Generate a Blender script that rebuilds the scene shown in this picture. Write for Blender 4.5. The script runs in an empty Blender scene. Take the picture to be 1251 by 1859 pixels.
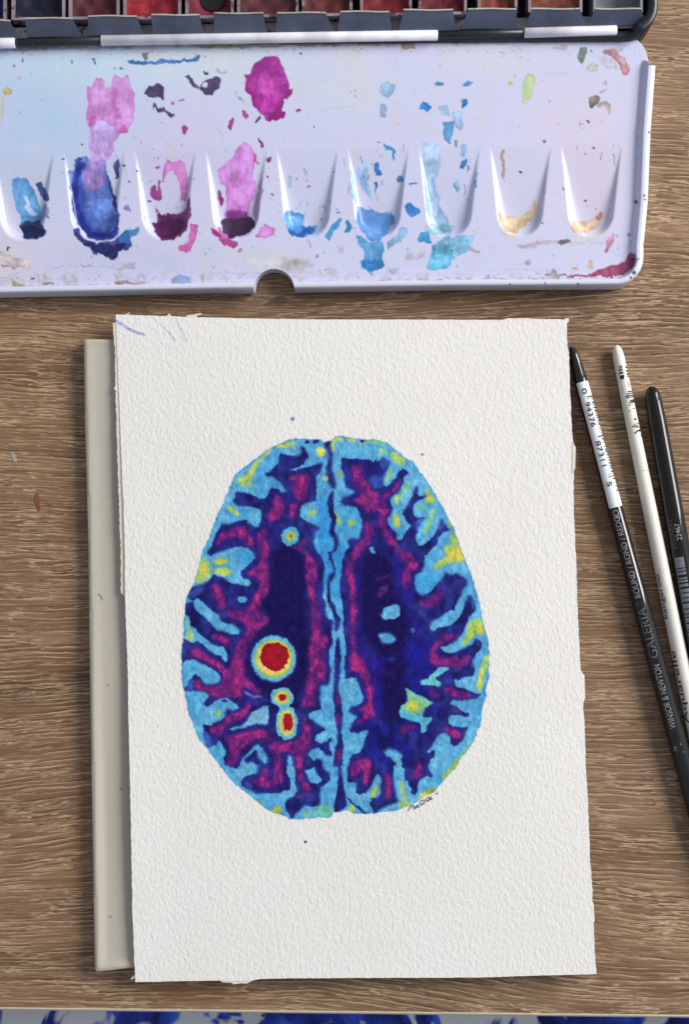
import bpy, math
import numpy as np
from mathutils import Matrix, Vector

# ------------------------------------------------------------------ camera, light, exposure
scene = bpy.context.scene
W0, H0 = 1251.0, 1859.0
SPX = 0.000178                      # metres per photograph pixel on the desk
CAM_H = 0.42
FPX = CAM_H / SPX
TILT = math.radians(3.0)
cam_d = bpy.data.cameras.new('camera')
cam = bpy.data.objects.new('camera', cam_d)
scene.collection.objects.link(cam)
cam_d.sensor_fit = 'VERTICAL'
cam_d.sensor_height = 36.0
cam_d.lens = 36.0 * FPX / H0
cam_d.clip_start = 0.01
cam_d.clip_end = 20.0
CAM = np.array([0.0, -math.tan(TILT) * CAM_H, CAM_H])
cam.location = CAM
cam.rotation_euler = (TILT, 0, 0)
scene.camera = cam

world = bpy.data.worlds.new('World')
scene.world = world
world.use_nodes = True
bg = world.node_tree.nodes['Background']
bg.inputs[0].default_value = (0.86, 0.91, 1.0, 1)
bg.inputs[1].default_value = 0.40

def area(name, loc, aim, sx, sy, power, col):
    d = bpy.data.lights.new(name, 'AREA')
    d.shape = 'RECTANGLE'; d.size = sx; d.size_y = sy; d.energy = power; d.color = col
    o = bpy.data.objects.new(name, d)
    scene.collection.objects.link(o)
    o.location = loc
    o.rotation_euler = (Vector(aim) - Vector(loc)).to_track_quat('-Z', 'Y').to_euler()
    return o
# a two-pane window to the upper right of the desk
LP = np.array([1.62, 0.80, 1.10])
side = np.array([-0.44, 0.90, 0.0])
area('window_light', LP + side * 0.30, (0, 0, 0), 0.48, 0.95, 32.0, (1.0, 0.965, 0.915))
area('window_light', LP - side * 0.30, (0, 0, 0), 0.48, 0.95, 32.0, (1.0, 0.965, 0.915))

vs = scene.view_settings
vs.view_transform = 'Standard'; vs.look = 'None'; vs.exposure = 0.0; vs.gamma = 1.0
vs.use_curve_mapping = False

# ------------------------------------------------------------------ helpers
ct, st = math.cos(TILT), math.sin(TILT)
def P(x, y, z):
    """world point at height z below photograph pixel (x, y)"""
    x = np.asarray(x, float); y = np.asarray(y, float); z = np.asarray(z, float)
    dx = (x - W0 / 2) / FPX; dy = -(y - H0 / 2) / FPX
    wy = dy * ct + st; wz = dy * st - ct
    t = (z - CAM[2]) / wz
    return np.stack([CAM[0] + dx * t, CAM[1] + wy * t, z + 0 * t], -1)

def lin(c):
    c = np.asarray(c, float) / 255.0
    return np.where(c <= 0.04045, c / 12.92, ((c + 0.055) / 1.055) ** 2.4)

COL = scene.collection
def link(o, parent=None):
    COL.objects.link(o)
    if parent is not None:
        o.parent = parent
        if parent.type == 'EMPTY': o.matrix_parent_inverse = Matrix.Translation(-parent.location)
    return o

def thing(name, label, cat, loc, group=None):
    o = bpy.data.objects.new(name, None)
    o.empty_display_size = 0.01
    COL.objects.link(o)
    o.location = Vector(loc)
    tag(o, label, cat, group)
    return o

def tag(o, label=None, cat=None, group=None, kind=None):
    if label: o['label'] = label
    if cat: o['category'] = cat
    if group: o['group'] = group
    if kind: o['kind'] = kind
    return o

def mesh_obj(name, v, f, mat, parent=None, smooth=True, col=None):
    me = bpy.data.meshes.new(name)
    v = np.asarray(v, np.float32)
    if isinstance(f, np.ndarray):
        n = f.shape[1]
        me.vertices.add(len(v)); me.vertices.foreach_set('co', v.ravel())
        me.loops.add(f.size); me.loops.foreach_set('vertex_index', f.astype(np.int32).ravel())
        me.polygons.add(len(f))
        me.polygons.foreach_set('loop_start', np.arange(0, f.size, n, dtype=np.int32))
        me.polygons.foreach_set('loop_total', np.full(len(f), n, np.int32))
        me.update(calc_edges=True)
    else:
        me.from_pydata([tuple(map(float, p)) for p in v], [], f)
    if col is not None:
        a = me.attributes.new('paint', 'FLOAT_COLOR', 'POINT')
        rgba = np.ones((len(v), 4), np.float32); rgba[:, :3] = col
        a.data.foreach_set('color', rgba.ravel())
    me.validate()
    if smooth:
        me.polygons.foreach_set('use_smooth', np.ones(len(me.polygons), bool))
    if mat: me.materials.append(mat)
    o = bpy.data.objects.new(name, me)
    link(o, parent)
    return o

# ---- raster helpers: a canvas covers [x0,x0+w/k] x [y0,y0+h/k] in photograph pixels
class Canvas:
    def __init__(s, x0, y0, x1, y1, k):
        s.x0, s.y0, s.k = x0, y0, k
        s.w = int((x1 - x0) * k); s.h = int((y1 - y0) * k)
        s.X = x0 + (np.arange(s.w) + 0.5) / k
        s.Y = y0 + (np.arange(s.h) + 0.5) / k
    def zeros(s): return np.zeros((s.h, s.w), bool)
    def fill(s, poly, m=None):
        if m is None: m = s.zeros()
        p = np.asarray(poly, float)
        q = np.roll(p, -1, 0)
        a0 = max(0, int((p[:, 0].min() - s.x0) * s.k) - 1); a1 = min(s.w, int((p[:, 0].max() - s.x0) * s.k) + 2)
        b0 = max(0, int((p[:, 1].min() - s.y0) * s.k) - 1); b1 = min(s.h, int((p[:, 1].max() - s.y0) * s.k) + 2)
        if a1 <= a0 or b1 <= b0: return m
        t = np.zeros((b1 - b0, a1 - a0), bool)
        X = s.X[a0:a1]; Y = s.Y[b0:b1]
        for (xa, ya), (xb, yb) in zip(p, q):
            if ya == yb: continue
            lo, hi = min(ya, yb), max(ya, yb)
            r0 = np.searchsorted(Y, lo); r1 = np.searchsorted(Y, hi)
            if r1 <= r0: continue
            xc = xa + (Y[r0:r1] - ya) * (xb - xa) / (yb - ya)
            t[r0:r1] ^= X[None, :] > xc[:, None]
        m[b0:b1, a0:a1] |= t
        return m
    def ellipse(s, cx, cy, rx, ry, rot=0):
        """normalised radius field"""
        x = s.X[None, :] - cx; y = s.Y[:, None] - cy
        c, n = math.cos(rot), math.sin(rot)
        return np.sqrt(((x * c + y * n) / rx) ** 2 + ((-x * n + y * c) / ry) ** 2)
    def stroke(s, pts, wd):
        """distance field (photograph pixels) to a polyline minus half width, clipped"""
        d = np.full((s.h, s.w), 99.0, np.float32)
        for (xa, ya), (xb, yb) in zip(pts[:-1], pts[1:]):
            m = wd + 6
            a0 = max(0, int((min(xa, xb) - m - s.x0) * s.k)); a1 = min(s.w, int((max(xa, xb) + m - s.x0) * s.k))
            b0 = max(0, int((min(ya, yb) - m - s.y0) * s.k)); b1 = min(s.h, int((max(ya, yb) + m - s.y0) * s.k))
            if a1 <= a0 or b1 <= b0: continue
            x = s.X[None, a0:a1]; y = s.Y[b0:b1, None]
            L = (xb - xa) ** 2 + (yb - ya) ** 2 + 1e-9
            t = np.clip(((x - xa) * (xb - xa) + (y - ya) * (yb - ya)) / L, 0, 1)
            dd = np.hypot(x - xa - t * (xb - xa), y - ya - t * (yb - ya)) - wd / 2
            d[b0:b1, a0:a1] = np.minimum(d[b0:b1, a0:a1], dd)
        return d
    def sample(s, img, x, y):
        fx = np.clip((x - s.x0) * s.k - 0.5, 0, s.w - 1.001); fy = np.clip((y - s.y0) * s.k - 0.5, 0, s.h - 1.001)
        ix = fx.astype(int); iy = fy.astype(int); tx = fx - ix; ty = fy - iy
        if img.ndim == 3: tx = tx[..., None]; ty = ty[..., None]
        return (img[iy, ix] * (1 - tx) + img[iy, ix + 1] * tx) * (1 - ty) + (img[iy + 1, ix] * (1 - tx) + img[iy + 1, ix + 1] * tx) * ty

def blur(a, r, n=2):
    a = np.asarray(a, np.float32)
    r = int(round(r))
    if r < 1: return a
    for _ in range(n):
        for ax in (0, 1):
            pad = [(0, 0), (0, 0)]; pad[ax] = (r + 1, r)
            c = np.cumsum(np.pad(a, pad, mode='edge'), axis=ax, dtype=np.float64)
            if ax == 0: a = (c[2 * r + 1:] - c[:-2 * r - 1]) / (2 * r + 1)
            else: a = (c[:, 2 * r + 1:] - c[:, :-2 * r - 1]) / (2 * r + 1)
            a = a.astype(np.float32)
    return a

def vnoise(h, w, cx, cy, seed):
    """smooth value noise, cell size cx x cy samples, range about 0..1"""
    r = np.random.RandomState(seed)
    g = r.rand(int(h / cy) + 3, int(w / cx) + 3).astype(np.float32)
    y = np.arange(h) / cy; x = np.arange(w) / cx
    iy = y.astype(int); ix = x.astype(int)
    ty = (y - iy); tx = (x - ix)
    ty = (ty * ty * (3 - 2 * ty)).astype(np.float32)[:, None]; tx = (tx * tx * (3 - 2 * tx)).astype(np.float32)[None, :]
    a = g[iy][:, ix]; b = g[iy][:, ix + 1]; c = g[iy + 1][:, ix]; d = g[iy + 1][:, ix + 1]
    return (a * (1 - tx) + b * tx) * (1 - ty) + (c * (1 - tx) + d * tx) * ty

def over(img, a, c):
    if not isinstance(c, np.ndarray): c = np.array(c, np.float32)
    return img * (1 - a[..., None]) + c * a[..., None]

def sstep(a, b, x):
    t = np.clip((x - a) / (b - a), 0, 1)
    return t * t * (3 - 2 * t)

def nearest_on(poly, pts):
    p = np.asarray(poly, float); q = np.roll(p, -1, 0)
    best = np.full(len(pts), 1e9); out = pts.copy()
    for (a, b) in zip(p, q):
        d = b - a; L = (d * d).sum() + 1e-12
        t = np.clip(((pts - a) @ d) / L, 0, 1)
        c = a + t[:, None] * d
        dd = ((pts - c) ** 2).sum(1)
        m = dd < best
        best[m] = dd[m]; out[m] = c[m]
    return out

def sheet(outline, step, zfun, colfun, skirt):
    """grid cut to an outline in photograph pixels.  returns px coords, world verts, faces, colours, skirt faces index start"""
    o = np.asarray(outline, float)
    x0, y0 = o.min(0) - step; x1, y1 = o.max(0) + step
    xs = np.arange(x0, x1, step); ys = np.arange(y0, y1, step)
    nx, ny = len(xs), len(ys)
    cv = Canvas(xs[0], ys[0], xs[-1], ys[-1], 1.0 / step)
    cv.w, cv.h = nx - 1, ny - 1
    cv.X = xs[:-1] + step / 2; cv.Y = ys[:-1] + step / 2
    inside = cv.fill(o)
    J, I = np.nonzero(inside)
    idx = lambda j, i: j * nx + i
    F = np.stack([idx(J, I), idx(J + 1, I), idx(J + 1, I + 1), idx(J, I + 1)], 1)
    used = np.unique(F); remap = np.full(nx * ny, -1); remap[used] = np.arange(len(used))
    F = remap[F]
    px = np.stack([xs[used % nx], ys[used // nx]], 1)
    E = np.concatenate([F[:, [0, 1]], F[:, [1, 2]], F[:, [2, 3]], F[:, [3, 0]]])
    key = np.sort(E, 1); k = key[:, 0].astype(np.int64) * len(px) + key[:, 1]
    u, first, cnt = np.unique(k, return_index=True, return_counts=True)
    BE = E[first[cnt == 1]]
    bv = np.unique(BE)
    px[bv] = nearest_on(o, px[bv])
    z = zfun(px[:, 0], px[:, 1])
    V = P(px[:, 0], px[:, 1], z)
    C = colfun(px[:, 0], px[:, 1])
    # skirt (own vertices, so the edge stays crisp)
    n0, nb = len(px), len(bv)
    top = np.full(n0, -1); top[bv] = n0 + np.arange(nb)
    VS = V[bv].copy(); VS[:, 2] = skirt(z[bv]) if callable(skirt) else skirt
    SF = np.stack([top[BE[:, 1]], top[BE[:, 0]], top[BE[:, 0]] + nb, top[BE[:, 1]] + nb], 1)
    return px, np.concatenate([V, V[bv], VS]), F, np.concatenate([C, C[bv], C[bv]]), SF

def sub(V, C, F):
    u = np.unique(F); r = np.full(len(V), -1); r[u] = np.arange(len(u))
    return V[u], C[u], r[F]

# ---- node helpers
def new_mat(name):
    m = bpy.data.materials.new(name); m.use_nodes = True
    nt = m.node_tree
    return m, nt, nt.nodes['Principled BSDF']
def node(nt, typ, **kw):
    n = nt.nodes.new(typ)
    for k, v in kw.items():
        if k in n.inputs.keys() if isinstance(k, str) else False: n.inputs[k].default_value = v
        else: setattr(n, k, v)
    return n
def ramp(nt, fac, stops):
    r = nt.nodes.new('ShaderNodeValToRGB')
    e = r.color_ramp.elements
    while len(e) < len(stops): e.new(0.5)
    for el, (p, c) in zip(e, stops):
        el.position = p; el.color = (*c, 1) if len(c) == 3 else c
    nt.links.new(fac, r.inputs[0])
    return r
def noise(nt, vec, scale, detail=3, rough=0.55, dist=0.0):
    n = nt.nodes.new('ShaderNodeTexNoise')
    n.inputs['Scale'].default_value = scale; n.inputs['Detail'].default_value = detail
    n.inputs['Roughness'].default_value = rough; n.inputs['Distortion'].default_value = dist
    nt.links.new(vec, n.inputs['Vector'])
    return n
def mapping(nt, vec, scale=(1, 1, 1), rot=(0, 0, 0), loc=(0, 0, 0)):
    n = nt.nodes.new('ShaderNodeMapping')
    n.inputs['Scale'].default_value = scale; n.inputs['Rotation'].default_value = rot; n.inputs['Location'].default_value = loc
    nt.links.new(vec, n.inputs['Vector'])
    return n
def mathn(nt, op, a, b=None, c=None):
    n = nt.nodes.new('ShaderNodeMath'); n.operation = op
    for i, v in enumerate((a, b, c)):
        if v is None: continue
        if isinstance(v, (int, float)): n.inputs[i].default_value = v
        else: nt.links.new(v, n.inputs[i])
    return n.outputs[0]
def mixc(nt, fac, a, b, typ='MIX'):
    n = nt.nodes.new('ShaderNodeMix'); n.data_type = 'RGBA'; n.blend_type = typ
    for s, v in ((n.inputs['Factor'], fac), (n.inputs[6], a), (n.inputs[7], b)):
        if isinstance(v, (int, float)): s.default_value = v
        elif isinstance(v, tuple): s.default_value = (*v, 1) if len(v) == 3 else v
        else: nt.links.new(v, s)
    return n.outputs[2]
def bump(nt, h, dist, strength, bsdf, normal=None):
    n = nt.nodes.new('ShaderNodeBump')
    n.inputs['Strength'].default_value = strength; n.inputs['Distance'].default_value = dist
    nt.links.new(h, n.inputs['Height'])
    if normal: nt.links.new(normal, n.inputs['Normal'])
    nt.links.new(n.outputs[0], bsdf.inputs['Normal'])
    return n.outputs[0]
def posn(nt):
    return nt.nodes.new('ShaderNodeNewGeometry').outputs['Position']
def plain(name, rgb, rough=0.5, metal=0.0, spec=0.5, var=0.08, scale=300, bumpd=0.0):
    """srgb colour with a little procedural variation and wear"""
    m, nt, b = new_mat(name)
    p = posn(nt)
    c = tuple(lin(rgb))
    n = noise(nt, p, scale, 4, 0.6)
    d = tuple(max(0, v * (1 - var)) for v in c); l = tuple(min(1, v * (1 + var)) for v in c)
    r = ramp(nt, n.outputs['Fac'], [(0.3, d), (0.7, l)])
    nt.links.new(r.outputs[0], b.inputs['Base Color'])
    b.inputs['Metallic'].default_value = metal
    b.inputs['Specular IOR Level'].default_value = spec
    rr = ramp(nt, n.outputs['Fac'], [(0.3, (max(0, rough - .06),) * 3), (0.7, (min(1, rough + .06),) * 3)])
    nt.links.new(rr.outputs[0], b.inputs['Roughness'])
    if bumpd: bump(nt, n.outputs['Fac'], bumpd, 0.6, b)
    return m

# ------------------------------------------------------------------ desk (setting)
def wood_material():
    m, nt, b = new_mat('wood_laminate')
    p = posn(nt)
    # slow warp of the grain direction: cathedral arches and gentle waves
    w1 = noise(nt, mapping(nt, p, (4.2, 7.5, 0), loc=(2.4, 0.7, 0)).outputs[0], 1.0, 1, 0.4)
    w2 = noise(nt, mapping(nt, p, (55, 150, 0)).outputs[0], 1.0, 1, 0.5)
    sx = nt.nodes.new('ShaderNodeSeparateXYZ'); nt.links.new(p, sx.inputs[0])
    yy = mathn(nt, 'ADD', sx.outputs[1], mathn(nt, 'MULTIPLY', w1.outputs['Fac'], 0.038))
    yy = mathn(nt, 'ADD', yy, mathn(nt, 'MULTIPLY', w2.outputs['Fac'], 0.0016))
    cb = nt.nodes.new('ShaderNodeCombineXYZ')
    nt.links.new(sx.outputs[0], cb.inputs[0]); nt.links.new(yy, cb.inputs[1])
    q = cb.outputs[0]
    # embossed pores: contour lines of stretched noise, a dark groove beside a pale lip
    ph = noise(nt, mapping(nt, q, (16, 170, 1), loc=(7, 1, 0)).outputs[0], 1.0, 2, 0.6)
    ph2 = noise(nt, mapping(nt, q, (120, 420, 1), loc=(5, 8, 0)).outputs[0], 1.0, 2, 0.6)
    fr = mathn(nt, 'FRACT', mathn(nt, 'ADD', mathn(nt, 'ADD', mathn(nt, 'MULTIPLY', yy, 720.0), mathn(nt, 'MULTIPLY', ph.outputs['Fac'], 2.4)), mathn(nt, 'MULTIPLY', ph2.outputs['Fac'], 0.7)))
    brk = noise(nt, mapping(nt, q, (48, 700, 1), loc=(6, 3, 0)).outputs[0], 1.0, 2, 0.6)
    bk = ramp(nt, brk.outputs['Fac'], [(0.42, (0,) * 3), (0.54, (1,) * 3)]).outputs[0]
    n1b = noise(nt, mapping(nt, q, (80, 1250, 1), loc=(2, 9, 0)).outputs[0], 1.0, 2, 0.55)
    n2 = noise(nt, mapping(nt, q, (5, 95, 1), loc=(3, 7, 0)).outputs[0], 1.0, 4, 0.65)   # broad bands
    n3 = noise(nt, mapping(nt, p, (7, 11, 1), loc=(1, 5, 0)).outputs[0], 1.0, 2, 0.5)
    n4 = noise(nt, mapping(nt, p, (1500, 3600, 1)).outputs[0], 1.0, 2, 0.6)
    n5 = noise(nt, mapping(nt, q, (42, 110, 1), loc=(9, 2, 0)).outputs[0], 1.0, 3, 0.65)
    n6 = noise(nt, mapping(nt, q, (36, 130, 1), loc=(4, 6, 0)).outputs[0], 1.0, 3, 0.65)
    n7 = noise(nt, mapping(nt, q, (16, 900, 1), loc=(1, 3, 0)).outputs[0], 1.0, 3, 0.7)   # quiet fibre
    gA = mathn(nt, 'MULTIPLY', ramp(nt, n5.outputs['Fac'], [(0.36, (0.15,) * 3), (0.52, (1,) * 3)]).outputs[0], bk)
    gB = ramp(nt, n6.outputs['Fac'], [(0.42, (0.05,) * 3), (0.58, (1,) * 3)]).outputs[0]
    base = ramp(nt, n2.outputs['Fac'], [(0.30, tuple(lin((92, 66, 46)))), (0.48, tuple(lin((132, 100, 72)))), (0.70, tuple(lin((158, 126, 94))))])
    c = mixc(nt, ramp(nt, n3.outputs['Fac'], [(0.40, (0,) * 3), (0.65, (0.6,) * 3)]).outputs[0], base.outputs[0], tuple(lin((132, 108, 86))))
    c = mixc(nt, ramp(nt, n7.outputs['Fac'], [(0.36, (0.55,) * 3), (0.55, (0,) * 3)]).outputs[0], c, tuple(lin((86, 60, 42))))
    lipA = mathn(nt, 'MULTIPLY', ramp(nt, fr, [(0.30, (0,) * 3), (0.58, (.9,) * 3), (0.68, (1,) * 3), (0.72, (0,) * 3)]).outputs[0], gA)
    lipB = mathn(nt, 'MULTIPLY', ramp(nt, n1b.outputs['Fac'], [(0.495, (0,) * 3), (0.52, (1,) * 3), (0.55, (1,) * 3), (0.60, (0,) * 3)]).outputs[0], gB)
    grA = mathn(nt, 'MULTIPLY', ramp(nt, fr, [(0.71, (0,) * 3), (0.76, (1,) * 3), (0.82, (1,) * 3), (1.0, (0,) * 3)]).outputs[0], gA)
    grB = mathn(nt, 'MULTIPLY', ramp(nt, n1b.outputs['Fac'], [(0.44, (0,) * 3), (0.472, (1,) * 3), (0.50, (0,) * 3)]).outputs[0], gB)
    lip = mathn(nt, 'MAXIMUM', lipA, lipB); gro = mathn(nt, 'MAXIMUM', grA, grB)
    c = mixc(nt, mathn(nt, 'MULTIPLY', lip, 0.72), c, tuple(lin((214, 184, 148))))
    c = mixc(nt, mathn(nt, 'MULTIPLY', gro, 0.62), c, tuple(lin((58, 38, 27))))
    c = mixc(nt, mathn(nt, 'MULTIPLY', n4.outputs['Fac'], 0.24), c, tuple(lin((84, 64, 50))))
    nt.links.new(c, b.inputs['Base Color'])
    rr = ramp(nt, lip, [(0.0, (0.6,) * 3), (1.0, (0.48,) * 3)])
    nt.links.new(rr.outputs[0], b.inputs['Roughness'])
    b.inputs['Specular IOR Level'].default_value = 0.35
    bump(nt, mathn(nt, 'SUBTRACT', mathn(nt, 'MULTIPLY', lip, 0.5), gro), 0.00011, 0.6, b)
    return m
M_wood = wood_material()
EDGE_L, EDGE_R = (0, 1834), (1251, 1848)
ez = 0.0
eL = P(*EDGE_L, ez); eR = P(*EDGE_R, ez)
slope = (eR[1] - eL[1]) / (eR[0] - eL[0])
def edge_y(x): return eL[1] + slope * (x - eL[0])
X0, X1, YB, TH = -0.55, 0.55, 0.50, 0.022
R = 0.0010
v = [(X0, edge_y(X0) + R, 0), (X1, edge_y(X1) + R, 0), (X1, YB, 0), (X0, YB, 0)]
v += [(a, b_, -TH) for a, b_, _ in v]
desk = mesh_obj('desk_top', v, [(0, 1, 2, 3), (7, 6, 5, 4), (0, 4, 5, 1), (1, 5, 6, 2), (2, 6, 7, 3), (3, 7, 4, 0)], M_wood, None, False)
tag(desk, 'brown wood-grain laminate desk top under everything', None, None, 'structure')
# pale edge band along the front edge
prof = [(R, -0.0001), (R * 0.7, 0.00025), (0.0004, 0.0001), (-0.0001, -0.0006), (-0.0003, -0.003), (-0.0003, -TH), (R, -TH)]
v = []; f = []
for xx in (X0, X1):
    for (a, zz) in prof: v.append((xx, edge_y(xx) + a, zz))
n = len(prof)
for i in range(n - 1): f.append((i, i + 1, n + i + 1, n + i))
M_band = plain('edge_band', (196, 184, 160), 0.5, var=0.06)
mesh_obj('edge_strip', v, f, M_band, desk, False)

# ------------------------------------------------------------------ blue and white cloth below the desk edge
def cloth_material():
    m, nt, b = new_mat('printed_cloth')
    p = posn(nt)
    w = noise(nt, mapping(nt, p, (26, 26, 0), (0, 0, 0.6), (4.1, 2.3, 0)).outputs[0], 1.0, 3, 0.6, 1.4)
    w2 = noise(nt, mapping(nt, p, (60, 40, 0), (0, 0, 1.0), (1.7, 0.3, 0)).outputs[0], 1.0, 3, 0.6, 0.6)
    navy = ramp(nt, w2.outputs['Fac'], [(0.35, tuple(lin((24, 30, 96)))), (0.5, tuple(lin((40, 70, 190)))), (0.64, tuple(lin((66, 116, 244))))])
    msk = ramp(nt, w.outputs['Fac'], [(0.505, (0,) * 3), (0.545, (1,) * 3)])
    c = mixc(nt, msk.outputs[0], navy.outputs[0], tuple(lin((226, 228, 234))))
    nt.links.new(c, b.inputs['Base Color'])
    b.inputs['Roughness'].default_value = 0.9
    wv = noise(nt, p, 1800, 2)
    bump(nt, wv.outputs['Fac'], 0.0004, 0.5, b)
    return m
gx = np.linspace(-0.45, 0.45, 91); gy = np.linspace(-0.40, -0.06, 41)
GX, GY = np.meshgrid(gx, gy)
GZ = -0.075 + 0.006 * np.sin(GX * 23 + GY * 9) + 0.004 * np.sin(GX * 51 - GY * 33 + 1.0) - 0.25 * (GY + 0.2) ** 2
V = np.stack([GX, GY, GZ], -1).reshape(-1, 3)
J, I = np.meshgrid(np.arange(40), np.arange(90), indexing='ij')
Fq = np.stack([J * 91 + I, J * 91 + I + 1, (J + 1) * 91 + I + 1, (J + 1) * 91 + I], -1).reshape(-1, 4)
cl = mesh_obj('printed_cloth', V, Fq, cloth_material())
md = cl.modifiers.new('thickness', 'SOLIDIFY'); md.thickness = 0.002
tag(cl, 'dark blue cloth with white blotches, below the front edge of the desk', 'cloth')

# ------------------------------------------------------------------ shallow plastic tray under the sheet
tray_out = [(151.5, 620), (153, 616.5), (156, 616), (206, 616), (880, 620), (900, 1735), (243, 1756), (186, 1763), (176, 1764), (172, 1760), (169, 1600), (164, 1300), (160, 1000), (153.5, 752)]
def tray_left(y): return np.interp(y, [616, 752, 1000, 1300, 1600, 1763], [151.5, 153.5, 160, 164, 169, 171.6])
def tray_bot(x): return np.interp(x, [172, 186, 243, 900], [1763, 1763, 1756, 1735])
def tray_z(x, y):
    dl = x - tray_left(y); db = tray_bot(x) - y; dt = y - 616; dr = 890 - x
    k = sstep(1000, 1500, y)
    dd = np.minimum(dl, db * 1.2)
    rim = 1 - sstep(3, 26, dd)
    rim2 = 1 - sstep(2, 12, np.minimum(dt, dr))
    edge = sstep(0, 3.5, np.minimum(np.minimum(dl, db), np.minimum(dt, dr)))
    return 0.0042 + 0.0010 * np.maximum(rim * (0.35 + 0.65 * k), rim2 * 0.35) - 0.0007 * (1 - edge) + 0.00025 * np.sin(y * 0.011 + 1)
r_ = np.random.RandomState(5)
def tray_col(x, y):
    c = np.tile(lin((184, 178, 166)), (len(x), 1))
    for (sx, sy, sr) in ((178.5, 1079, 1.8), (183, 1086, 2.0), (197, 1244, 1.4), (190, 578 + 65, 1.3), (175, 718, 1.2), (189, 943, 1.2), (219, 1432, 2.0), (200, 1663, 1.2)):
        a = np.clip(1.6 - np.hypot(x - sx, y - sy) / sr, 0, 0.75)[:, None]
        c = c * (1 - a) + lin((70, 62, 55)) * a
    return c
def attr_mat(name, rough, spec, bscale=None, bdist=0.0, stretch=(1, 1, 1), grain=0.0, bstr=1.0, detail=3, coat=0.0, tooth=0.0):
    m, nt, b = new_mat(name)
    a = nt.nodes.new('ShaderNodeAttribute'); a.attribute_name = 'paint'
    p = posn(nt)
    c = a.outputs['Color']
    if grain:
        g = noise(nt, p, 2600, 3, 0.7)
        gr = ramp(nt, g.outputs['Fac'], [(0.3, (1 - grain,) * 3), (0.7, (1 + 0.0,) * 3)])
        c = mixc(nt, 1.0, c, gr.outputs[0], 'MULTIPLY')
    if tooth:       # pigment settles in the hollows of the paper
        tn = noise(nt, mapping(nt, p, stretch, (0, 0, 0.25)).outputs[0], bscale, detail, 0.5, 0.6)
        tr = ramp(nt, tn.outputs['Fac'], [(0.34, (1 - tooth,) * 3), (0.5, (1,) * 3), (0.70, (1 + tooth,) * 3)])
        c = mixc(nt, 1.0, c, tr.outputs[0], 'MULTIPLY')
    nt.links.new(c, b.inputs['Base Color'])
    b.inputs['Roughness'].default_value = rough
    b.inputs['Specular IOR Level'].default_value = spec
    b.inputs['Coat Weight'].default_value = coat
    b.inputs['Coat Roughness'].default_value = 0.15
    if bscale:
        n = noise(nt, mapping(nt, p, stretch, (0, 0, 0.25)).outputs[0], bscale, detail, 0.5, 0.6)
        bump(nt, n.outputs['Fac'], bdist, bstr, b)
    return m
M_tray = attr_mat('grey_plastic', 0.42, 0.4, 500, 0.00004, grain=0.05)
px, V, F, C, SF = sheet(tray_out, 4.0, tray_z, tray_col, 0.0)
tray = mesh_obj('plastic_tray', V, np.concatenate([F, SF]), M_tray, None, True, C)
tag(tray, 'shallow warm grey plastic tray showing as a strip left of the painted sheet', 'tray')

# ------------------------------------------------------------------ the painted sheet
K = 6.255
def T(o, pts): return [(o[0] + x / K, o[1] + y / K) for x, y in pts]
A, B, C_, D, E, F_, G, H, I_, J_, K_, L_ = (320, 790), (520, 790), (720, 790), (320, 990), (520, 990), (720, 990), (320, 1190), (520, 1190), (720, 1190), (320, 1340), (520, 1340), (720, 1340)
outline = (T(B, [(0, 60), (60, 40), (200, 45), (390, 42), (425, 85), (470, 60), (505, 70), (530, 40), (570, 10), (630, 10), (720, 25), (830, 40), (890, 50), (1040, 50), (1150, 90), (1251, 170)])
    + T(C_, [(90, 250), (190, 300), (250, 390), (330, 500), (400, 610), (450, 690), (520, 810), (590, 930), (650, 1060), (690, 1150), (715, 1251)])
    + T(F_, [(790, 180), (850, 340), (900, 500), (950, 660), (970, 800), (1000, 930), (1040, 1040), (1050, 1130), (1055, 1251)])
    + T(I_, [(1050, 80), (1050, 250), (1030, 330), (1015, 400), (1025, 470), (1000, 530), (965, 600), (970, 700), (955, 790), (915, 880), (880, 960), (830, 1050)])
    + T(L_, [(720, 240), (670, 340), (590, 420), (540, 480), (460, 570), (430, 610), (330, 660), (240, 710), (180, 765), (90, 780), (0, 825)])
    + T(K_, [(1100, 840), (1030, 845), (1005, 860), (960, 855), (880, 860), (750, 855), (700, 820), (570, 850), (540, 840), (520, 880), (500, 905), (380, 900), (220, 915), (130, 930), (30, 915)])
    + T(J_, [(1251, 890), (1100, 850), (1000, 790), (900, 710), (830, 650), (750, 590), (680, 540), (600, 450), (540, 380), (450, 260), (390, 180), (340, 110)])
    + T(G, [(250, 938), (160, 720), (130, 620), (100, 480), (80, 370), (60, 290), (60, 130), (50, 0)])
    + T(D, [(75, 1050), (80, 900), (95, 760), (100, 620), (150, 520), (200, 420), (230, 320), (260, 200), (300, 60)])
    + T(A, [(330, 1251), (350, 1200), (400, 1080), (440, 950), (500, 830), (570, 680), (620, 560), (660, 460), (720, 400), (830, 320), (920, 250), (1000, 190), (1080, 135), (1150, 110)]))
R_ = lambda o: T(o, [(0, 0), (1251, 0), (1251, 1251), (0, 1251)])
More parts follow.
